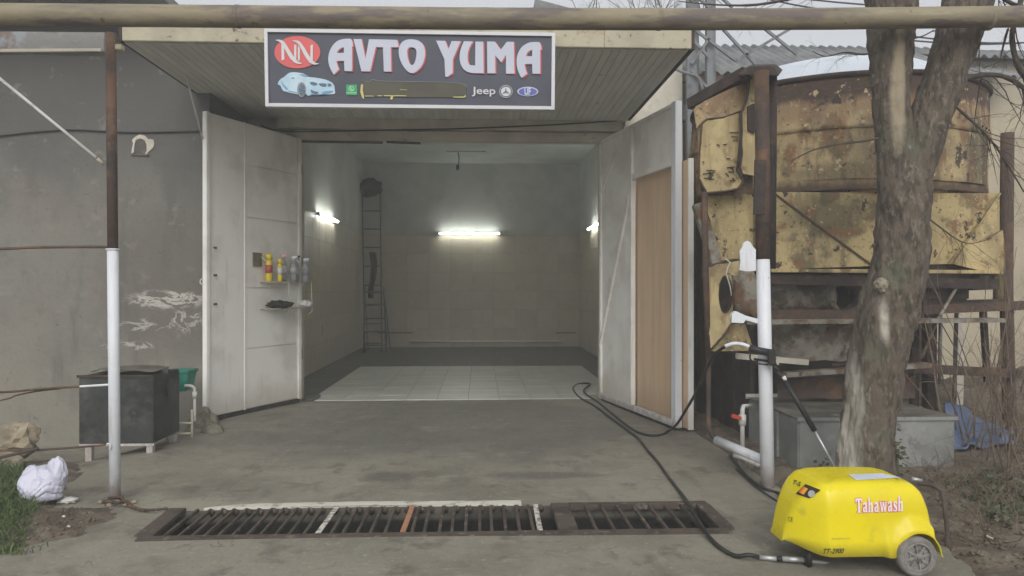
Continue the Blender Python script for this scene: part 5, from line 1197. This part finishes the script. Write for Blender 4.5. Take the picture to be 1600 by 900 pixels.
# brand lettering, built letter by letter in a condensed slab face
GLY = {
 'T': [[(0,100),(60,100),(60,72),(52,72),(46,88),(39,88),(39,8),(48,5),(48,0),(12,0),(12,5),(21,8),(21,88),(14,88),(8,72),(0,72)]],
 'a': [[(6,56),(10,66),(22,70),(36,68),(42,60),(42,8),(48,6),(48,0),(31,0),(28,6),(20,-1),(10,0),(4,8),(3,22),(7,34),(18,40),(26,43),(26,58),(20,61),(17,56),(17,50),(6,50)], [(26,35),(19,28),(18,16),(21,9),(26,12)]],
 'h': [[(0,0),(0,5),(3,8),(3,92),(0,95),(0,100),(17,100),(17,60),(26,69),(36,69),(43,60),(43,8),(47,5),(47,0),(24,0),(24,5),(28,8),(28,52),(22,55),(17,48),(17,8),(21,5),(21,0)]],
 'w': [[(0,69),(22,69),(22,64),(18,62),(24,22),(31,69),(44,69),(51,22),(56,62),(52,64),(52,69),(70,69),(70,64),(67,62),(58,0),(45,0),(37,44),(30,0),(17,0),(5,62),(0,64)]],
 's': [[(36,66),(36,48),(30,48),(27,58),(20,62),(16,57),(18,51),(34,36),(39,26),(38,10),(30,1),(18,-1),(10,4),(7,0),(3,0),(3,22),(9,22),(12,10),(20,6),(25,11),(23,18),(8,32),(3,43),(5,59),(14,69),(24,69),(31,65),(33,68)]],
}
adv = {'T': 60, 'a': 50, 'h': 50, 'w': 72, 's': 43}
def word(txt, gap=3):
    out = []; x = 0
    for c in txt:
        out.append([[(a + x, b) for a, b in lp] for lp in GLY[c]]); x += adv[c] + gap
    return out, x - gap
wd, tot = word('Tahawash')
quad = [(1337, 801), (1411, 798.5), (1411, 775), (1336, 779)]
def q2(u, t):
    (ax, ay), (bx, by), (cx, cy), (dx, dy) = quad
    return ((ax + (bx - ax) * u) * (1 - t) + (dx + (cx - dx) * u) * t, (ay + (by - ay) * u) * (1 - t) + (dy + (cy - dy) * u) * t)
for i, lps in enumerate(wd):
    me = curve_mesh('l', [[q2(a / tot, b / 100) for a, b in lp] for lp in lps], 0)
    decal('hood_letter', me, M['pink'], .004)
    o_ = lps[0]; n = len(o_); grow = []
    for k in range(n):
        p_, c_, nx_ = Vector(o_[k - 1]), Vector(o_[k]), Vector(o_[(k + 1) % n]); e = ((c_ - p_).normalized() + (nx_ - c_).normalized())
        e = e.normalized() if e.length > 1e-6 else Vector((1, 0)); nn = Vector((e.y, -e.x)); grow.append(c_ + nn * 5.5)
    ar = sum(o_[k][0] * o_[(k + 1) % n][1] - o_[(k + 1) % n][0] * o_[k][1] for k in range(n))
    if ar < 0: grow = [2 * Vector(o_[k]) - grow[k] for k in range(n)]
    me = curve_mesh('l', [[q2(a / tot, b / 100) for a, b in grow]], 0)
    decal('letter_outline', me, M['magenta'], .0025)
decal_text('model_lettering', 'TT-2900', [(1286, 865), (1317, 864.5), (1318.5, 856.5), (1287.5, 857)], M['ink'], .005, .02, .2)
decal_text('mark_lettering', 'C', [(1232, 814), (1235.5, 815), (1235.8, 808), (1232.5, 807)], M['ink'], .004)
decal_text('mark_lettering', 'E', [(1236.5, 815), (1239, 816), (1240, 809), (1237, 808)], M['ink'], .004)
decal_text('nose_lettering', 'T-S', [(1238, 756), (1250, 761), (1253, 754), (1241, 750)], M['ink'], .004, .02)
decal_poly('control_panel', [(1244, 772), (1265, 779), (1283, 766), (1259, 757)], M['ink'], .004)
decal_poly('red_switch', [(1249, 770), (1257, 774), (1264, 765), (1257, 761)], M['orange'], .007)
decal_poly('amber_switch', [(1252.5, 771.5), (1257, 773.5), (1264, 765), (1260, 763)], M['amber'], .009)
me = curve_mesh('d', [ell(1269, 772, 5.5, 5.0, 18)], 0); decal('dial', me, M['dial'], .008)
decal_poly('lid_pale_patch', [(1338, 751), (1408, 747), (1378, 740), (1325, 742)], M['cover'], .003, 8)
decal_poly('faded_label', [(1299, 843), (1328, 842), (1328, 840.5), (1299, 840.5)], mat('faded_label_print', (.50, .43, .03), (), .5, None), .003)
# wheels
def wheel(y, x, r=.110, w_=.055):
    c = Vector((x, y, r))
    wt = MB(); n = 36; pr = [(-w_ / 2, r * .72), (-w_ / 2 - .004, r * .84), (-w_ / 2, r * .95), (-w_ * .3, r), (w_ * .3, r), (w_ / 2, r * .95), (w_ / 2 + .004, r * .84), (w_ / 2, r * .72)]
    vs = [(c.x + rr * math.cos(2 * math.pi * k / n), c.y + d, c.z + rr * math.sin(2 * math.pi * k / n)) for d, rr in pr for k in range(n)]
    wt.add(vs, [(i * n + k, i * n + (k + 1) % n, (i + 1) * n + (k + 1) % n, (i + 1) * n + k) for i in range(len(pr) - 1) for k in range(n)], True)
    w0 = wt.build('wheel', M['tyre'], ws)
    rm_ = MB(); rm_.tube([c + Vector((r * .70 * math.cos(a), -w_ * .42, r * .70 * math.sin(a))) for a in [2 * math.pi * k / 32 for k in range(32)]], .008, 6, closed=True)
    rm_.tube([c + Vector((0, -w_ * .55, 0)), c + Vector((0, w_ * .55, 0))], .022, 14); rm_.tube([c + Vector((0, -w_ * .66, 0)), c + Vector((0, -w_ * .5, 0))], .011, 10)
    rm_.tube([c + Vector((r * .40 * math.cos(a), -w_ * .34, r * .40 * math.sin(a))) for a in [2 * math.pi * k / 24 for k in range(24)]], .0035, 6, closed=True)
    vs = [c + Vector((r * .72 * math.cos(2 * math.pi * k / 32), -w_ * .22, r * .72 * math.sin(2 * math.pi * k / 32))) for k in range(32)]; rm_.add(vs, [tuple(range(32))])
    for k in range(8):
        a = k * math.pi / 4 + .2; rm_.bar(c + Vector((.02 * math.cos(a), -w_ * .34, .02 * math.sin(a))), c + Vector((r * .69 * math.cos(a), -w_ * .34, r * .69 * math.sin(a))), .007, .014)
    rm_.build('rim', M['rim'], w0)
wxc = P(1431, 878, 4.01).x
wheel(4.01, wxc); wheel(yb + .01, wxc)
MB().tube([(wxc, 4.03, .110), (wxc, yb, .110)], .011, 8).build('axle', M['steel'], ws)
ub = MB().box(wx0 + .10, wx1 - .03, yf + .10, yb - .08, .085, .14); ub.build('chassis', M['black'], ws, .01)
MB().tube([(wx0 + .13, yf + .12, .09), (wx0 + .13, yf + .12, 0)], .018, 8).build('support_foot', M['black'], ws)
hd = [P(1461, 872, 4.45), P(1475, 866, 4.45), P(1480, 845, 4.45), P(1478, 810, 4.45), P(1473, 775, 4.45), P(1466, 763, 4.45), P(1452, 757, 4.50), P(1435, 756, 4.55)]
MB().tube(cr(hd, 5), .0135, 10).build('push_handle', M['handle'], ws)
MB().tube([P(1425, 748, 4.5), P(1440, 751, 4.5)], .012, 8).build('handle_bracket', M['steel'], ws)
# hose coupling under the nose
MB().tube([P(1186, 871, 4.28), P(1214, 873, 4.24)], .0135, 12).build('coupling_sleeve', M['steel'], ws)
MB().tube([P(1214, 873, 4.24), P(1222, 873, 4.23)], .016, 12).build('coupling_ring', M['black'], ws)
MB().tube([P(1222, 873, 4.23), P(1256, 875, 4.20)], .0155, 12).build('coupling_sleeve', M['steel'], ws)
MB().tube([P(1256, 876, 4.2), P(1266, 877, 4.2)], .026, 10).build('coupling_nut', M['black'], ws)
MB().tube(cr([P(1266, 877, 4.2), P(1285, 879, 4.22), P(1305, 884, 4.25), P(1320, 878, 4.32)], 5), .012, 8).build('pump_hose', M['steel'], ws)
# hose, gun and lance
rb_y = rb.y
hz = .013
gpts = [G(x, y) + Vector((0, 0, hz + dz)) for x, y, dz in ((1170, 876, .02), (1150, 872, 0), (1130, 862, 0), (1112, 847, 0), (1098, 832, .02), (1088, 818, .03), (1078, 800, .03), (1068, 780, .005), (1055, 762, 0), (1040, 742, 0), (1026, 722, 0), (1012, 706, 0), (998, 688, 0), (978, 672, 0), (955, 655, 0), (930, 636, 0), (908, 624, 0), (898, 614, 0), (896, 606, 0), (905, 601, .0), (922, 603, .02), (912, 616, .03), (935, 630, 0), (962, 652, 0), (985, 670, 0), (1005, 680, 0), (1028, 682, 0), (1044, 677, .01))]
air = [P(1058, 662, 7.55), P(1072, 640, 7.2), P(1088, 612, 6.8), P(1102, 580, 6.45), P(1114, 557, 6.2), P(1126, 546, 6.0), P(1134, 541, 5.93)]
path = [P(1186, 871, 4.28)] + gpts + air
hs_ = thing('pressure_hose', gpts[8], 'black pressure hose looping over the concrete from the yellow washer to the spray gun', 'hose')
MB().tube(cr(path, 7), .0135, 8).build('hose', M['blackhose'], hs_)
MB().tube(cr([P(1133, 541, 5.93), P(1146, 537, 5.90), P(1160, 538, 5.88), P(1173, 543, 5.87)], 5), .0155, 8).build('grey_sleeve', M['whitepost'], hs_)
p2 = [G(x, y) + Vector((0, 0, .02)) for x, y in ((1140, 715), (1165, 745), (1190, 765), (1218, 775))] + [P(1232, 776, 4.8)]
tag(MB().tube(cr(p2, 6), .012, 7).build('supply_hose', M['blackhose']), 'dark supply hose lying behind the washer at the foot of the right post', 'hose')
p2 = [G(x, y) + Vector((0, 0, .015)) for x, y in ((1150, 735), (1180, 762), (1205, 780), (1222, 790))] + [P(1240, 790, 4.7)]
tag(MB().tube(cr(p2, 6), .007, 7).build('power_cord', M['black']), 'thin black power cord lying beside the supply hose behind the washer', 'cord')
gy = rb.y - .10
gn = thing('spray_gun', P(1195, 560, gy), 'black spray gun and lance tied to the right post', 'spray gun')
MB().tube([P(1172, 543, gy), P(1185, 548, gy), P(1208, 552, gy - .02)], [.026, .03, .03], 12).build('grip', M['black'], gn)
gb_ = MB(); gb_.hexa([P(1200, 572, gy + .03), P(1213, 570, gy + .03), P(1213, 570, gy - .05), P(1200, 572, gy - .05), P(1198, 546, gy + .03), P(1211, 545, gy + .03), P(1211, 545, gy - .05), P(1198, 546, gy - .05)])
gb_.build('gun_body', M['black'], gn, .012)
MB().tube(cr([P(1173, 551, gy), P(1172, 560, gy), P(1180, 567, gy), P(1200, 570, gy)], 4), .007, 6).build('trigger_guard', M['black'], gn)
MB().tube([P(1210, 570, gy - .02), P(1214, 579, gy - .02)], .02, 8).build('swivel', M['black'], gn)
MB().tube([P(1214, 566, gy - .05), P(1216, 570, gy - .05)], .010, 8).build('brass_fitting', M['fascia'], gn)
MB().tube([P(1214, 579, gy - .02), P(1226, 594, gy - .05)], .015, 8).build('lance_neck', M['black'], gn)
MB().tube([P(1224, 588, gy - .05), P(1227, 595, gy - .05)], .017, 8).build('white_ring', M['pvc'], gn)
MB().tube([P(1226, 594, gy - .05), P(1248, 631, gy - .1), P(1273, 673, gy - .14)], [.017, .021, .022], 10).build('lance_sleeve', M['black'], gn)
MB().tube([P(1273, 673, gy - .14), P(1307, 735, gy - .2)], .009, 8).build('lance_pipe', M['steel'], gn)

# ================================================================== LEFT SIDE THINGS
ky = 7.3
tk = thing('black_tank', P(181, 711, ky), 'black stained water tank on short white legs against the grey wall', 'tank')
a, b = P(123, 588, ky), P(240, 693, ky)
MB().box(a.x, b.x, ky, ky + .62, b.z, a.z).build('tank_body', M['tank'], tk, .008)
MB().bar((a.x - .01, ky - .012, a.z), (b.x + .01, ky - .012, a.z), .02, .025).build('rim_angle', M['rustdark'], tk)
MB().grid(14, 10, lambda u, v: (a.x + .06 + (b.x - a.x - .1) * u, ky + .05 + .50 * v, a.z + .03 + .03 * fn(u * 3, v * 3, 0) + .02 * math.sin(u * 3))).build('sagging_cover', M['galvtop'], tk)
flat('side_flap', [[(228,588),(262,573),(262,620),(245,600)]], ky + .3, M['tank'], tk, .02)
MB().bar((a.x, ky + .02, b.z - .012), (b.x, ky + .02, b.z - .012), .03, .022).build('base_angle', M['whitepost'], tk)
for px in (136, 232):
    for dy in (.02, .55):
        q = P(px, 700, ky); MB().box(q.x - .03, q.x + .03, ky + dy, ky + dy + .06, gz(q.x, ky + dy) - .02, b.z - .023).build('leg', M['whitepost'], tk, .003)
gy2 = 8.1
gx_ = thing('green_container', P(276, 596, gy2), 'green plastic container with a white outlet pipe right of the black tank', 'container')
def fr_(cx0, cx1, y): return P(cx0, y, gy2), P(cx1, y, gy2)
a0, a1 = fr_(258, 294, 581); b0, b1 = fr_(264, 290, 612)
MB().hexa([b0, b1, b1 + Vector((0, .22, 0)), b0 + Vector((0, .22, 0)), a0, a1, a1 + Vector((0, .26, 0)), a0 + Vector((0, .26, 0))]).build('body', M['greenbox'], gx_, .012)
MB().hexa([a0 + Vector((-.01, -.012, -.02)), a1 + Vector((.01, -.012, -.02)), a1 + Vector((.01, .275, -.02)), a0 + Vector((-.01, .275, -.02)), a0 + Vector((-.01, -.012, .012)), a1 + Vector((.01, -.012, .012)), a1 + Vector((.01, .275, .012)), a0 + Vector((-.01, .275, .012))]).build('lid_rim', M['greenbox'], gx_, .006)
MB().tube(cr([P(289, 603, gy2 - .01), P(298, 603, gy2 - .01), P(303, 606, gy2 - .01), P(304, 614, gy2 - .01), P(304, 658, gy2 - .01)], 4), .017, 8, rough=.25).build('outlet_pipe', M['pvc'], gx_)
MB().tube([P(304, 612, gy2 - .01), P(304, 622, gy2 - .01)], .026, 8).build('pipe_collar', M['pvc'], gx_)
gs = thing('low_pipe_frame', P(280, 690, gy2), 'low frame of thin pale pipes beside the lump of concrete', 'pipe frame')
for (x0, y0, x1, y1) in ((260, 661, 301, 661), (260, 678, 298, 677), (260, 660, 261, 692), (300, 640, 300, 690)):
    MB().tube([P(x0, y0, gy2 - .05), P(x1, y1, gy2 - .05)], .013, 6).build('pipe', M['shelfmat'], gs)
q = G(310, 692, -.13)
tag(MB().blob((q.x + .02, q.y + .1, -.02), (.17, .16, .22), .4, 2.5, 3, 2, smooth=False).build('concrete_lump', M['greystone']), 'grey lump of hardened concrete under the edge of the left door leaf', 'concrete lump')
q = G(322, 682, -.05); tag(MB().blob((q.x + .08, q.y, -.02), (.12, .10, .10), .35, 2.5, 3, 6).build('concrete_lump', M['greystone']), 'smaller grey concrete lump below the door edge, right of the bigger one', 'concrete lump')
q = P(22, 685, 7.0); q.z = P(22, 706, 7.0).z
tag(MB().blob(q + Vector((-.05, .1, .09)), (.20, .18, .165), .42, 1.9, 3, 11, smooth=False).build('boulder', M['rock']), 'tan angular boulder near the left edge below the grey wall', 'boulder')
q = P(-30, 720, 6.6); tag(MB().blob((q.x, q.y, .02), (.30, .3, .14), .42, 2.1, 3, 14, smooth=False).build('boulder', M['rock']), 'low tan boulder cut by the left edge of the photo', 'boulder')
M['_'] = None; del M['_']
# plastic bag
bc = P(70, 755, 5.55)
bgm = MB(); bm = bmesh.new(); bmesh.ops.create_icosphere(bm, subdivisions=6, radius=1)
vs = []
cen = P(66, 757, 5.6)
for v in bm.verts:
    d = v.co.normalized(); fold = abs(math.sin(5 * math.atan2(d.x, d.z + .4) + 3 * fn(d.x, d.y, d.z, 1.5)))
    k = 1 + .26 * fn(d.x, d.y, d.z, 1.2) - .10 * (1 - fold) ** 3 - .05 * abs(fn(d.x, d.y + 7, d.z, 3.5)) - .012 * abs(fn(d.x, d.y, d.z, 14))
    x_, y_, z_ = d.x * .165 * k, d.y * .14 * k, d.z * .16 * k
    x_ += .04 * d.z
    vs.append((cen.x + x_, cen.y + y_, max(cen.z - .02 + z_, hL(cen.x, cen.y))))
bgm.add(vs, [[v.index for v in f.verts] for f in bm.faces], True); bm.free()
def foldf(u, v):
    q = P(64 + 36 * u - 4 * v, 722 + 52 * (1 - v) * (.25 + .6 * (1 - u)) - 4 * v, 5.46 + .06 * v); q.y += .03 * math.sin(u * 7 + v * 3); return q
bgm.blob(P(88, 738, 5.58), (.07, .05, .11), .22, 1.3, 5, 4)
bgm.blob(P(54, 742, 5.6), (.09, .06, .07), .25, 1.3, 5, 9)
bgo = bgm.build('plastic_bag', M['bag']); tag(bgo, 'crumpled white plastic bag lying beside the grass', 'bag')
q = G(84, 786); tag(MB().blob(q + Vector((.10, 0, .02)), (.07, .05, .022), .6, 3, 3, 3).build('crumpled_paper', M['pvc']), 'scrap of grey paper lying right of the plastic bag', 'litter')
for i, (x, y) in enumerate(((100, 821), (107, 826), (101, 778))): q = G(x, y); q.z = hL(q.x, q.y) if hL(q.x, q.y) > gz(q.x, q.y) else gz(q.x, q.y); tag(MB().blob(q + Vector((0, 0, .008)), (.014, .010, .010), .5, 3, 1, i).build('white_chip', M['pvc']), 'tiny white chip on the dirt %s' % ['below the plastic bag, upper left of a pair', 'below the plastic bag, lower right of a pair', 'touching the right foot of the plastic bag'][i], 'litter', 'white chips on the dirt')
# grass
gm = MB(); rg = random.Random(3)
def zL(x, y): return max(hL(x, y), gz(x, y))
n = 0
while n < 5200:
    px = rg.uniform(-160, 66) if rg.random() < .8 else rg.uniform(-160, 85); py = rg.uniform(742, 868)
    lim = 60 - abs(py - 790) * .35 + 10 * fn(py, 0, 0, .08)
    if px > lim and rg.random() < .93: continue
    q = G(px, py); q.z = zL(q.x, q.y) - .01; n += 1
    h = rg.uniform(.04, .15) * (1 - .35 * max(0, (px / 66))) * (1 if py < 830 else .6); a = rg.uniform(0, 6.28); ln = rg.uniform(.1, 1.5) * h; w_ = rg.uniform(.0016, .0055)
    dx, dy = math.cos(a), math.sin(a); b_ = rg.uniform(0, 3.14); sx, sy = math.cos(b_) * w_, math.sin(b_) * w_
    p1 = q + Vector((dx * ln * .25, dy * ln * .25, h * .55)); p2 = q + Vector((dx * ln * .6, dy * ln * .6, h * .88)); p3 = q + Vector((dx * ln, dy * ln, h * rg.uniform(.45, 1)))
    sv = Vector((sx, sy, 0))
    gm.add([q - sv, q + sv, p1 + sv * .9, p1 - sv * .9, p2 + sv * .6, p2 - sv * .6, p3], [(0, 1, 2, 3), (3, 2, 4, 5), (5, 4, 6)])
tag(gm.build('grass', M['grass']), 'tuft of green grass at the lower left corner', 'grass', kind='stuff')
mb = MB()
for k in range(420):
    px, py = rg.uniform(-60, 150), rg.uniform(792, 866); q = G(px, py)
    if hL(q.x, q.y) < gz(q.x, q.y) + .004: continue
    s = rg.uniform(.005, .018); mb.blob((q.x, q.y, zL(q.x, q.y)), (s, s, s * .6), .4, 2, 1, k)
tag(mb.build('soil_crumbs', M['soil']), 'loose crumbs of soil along the edge of the concrete at the left', 'soil crumbs', kind='stuff')
mb = MB()
for k in range(260):
    q = G(rg.uniform(60, 1450), rg.uniform(700, 898))
    if q.x > xr(q.y) - .05 or (TX0 - .1 < q.x < TX1 + .1 and TY0 - .1 < q.y < TY1 + .12): continue
    s = rg.uniform(.002, .0055) ; mb.blob((q.x, q.y, gz(q.x, q.y) + s * .3), (s, s, s * .6), .4, 2, 1, k)
tag(mb.build('fine_grit', M['rock']), 'fine grit scattered over the concrete', 'grit', kind='stuff')

# ================================================================== MIST
hb = MB().box(-84, 84, -64, 94, -2.2, 7.6)
hz_ = hb.build('haze', None); tag(hz_, kind='stuff')
hm = bpy.data.materials.new('mist'); hm.use_nodes = True; hn = hm.node_tree.nodes; hn.clear()
ho_ = hn.new('ShaderNodeOutputMaterial'); hv = hn.new('ShaderNodeVolumePrincipled')
hv.inputs['Color'].default_value = (.93, .95, .97, 1); hv.inputs['Density'].default_value = HAZE; hv.inputs['Anisotropy'].default_value = 0.1
hm.node_tree.links.new(hv.outputs[0], ho_.inputs['Volume']); hz_.data.materials.append(hm)
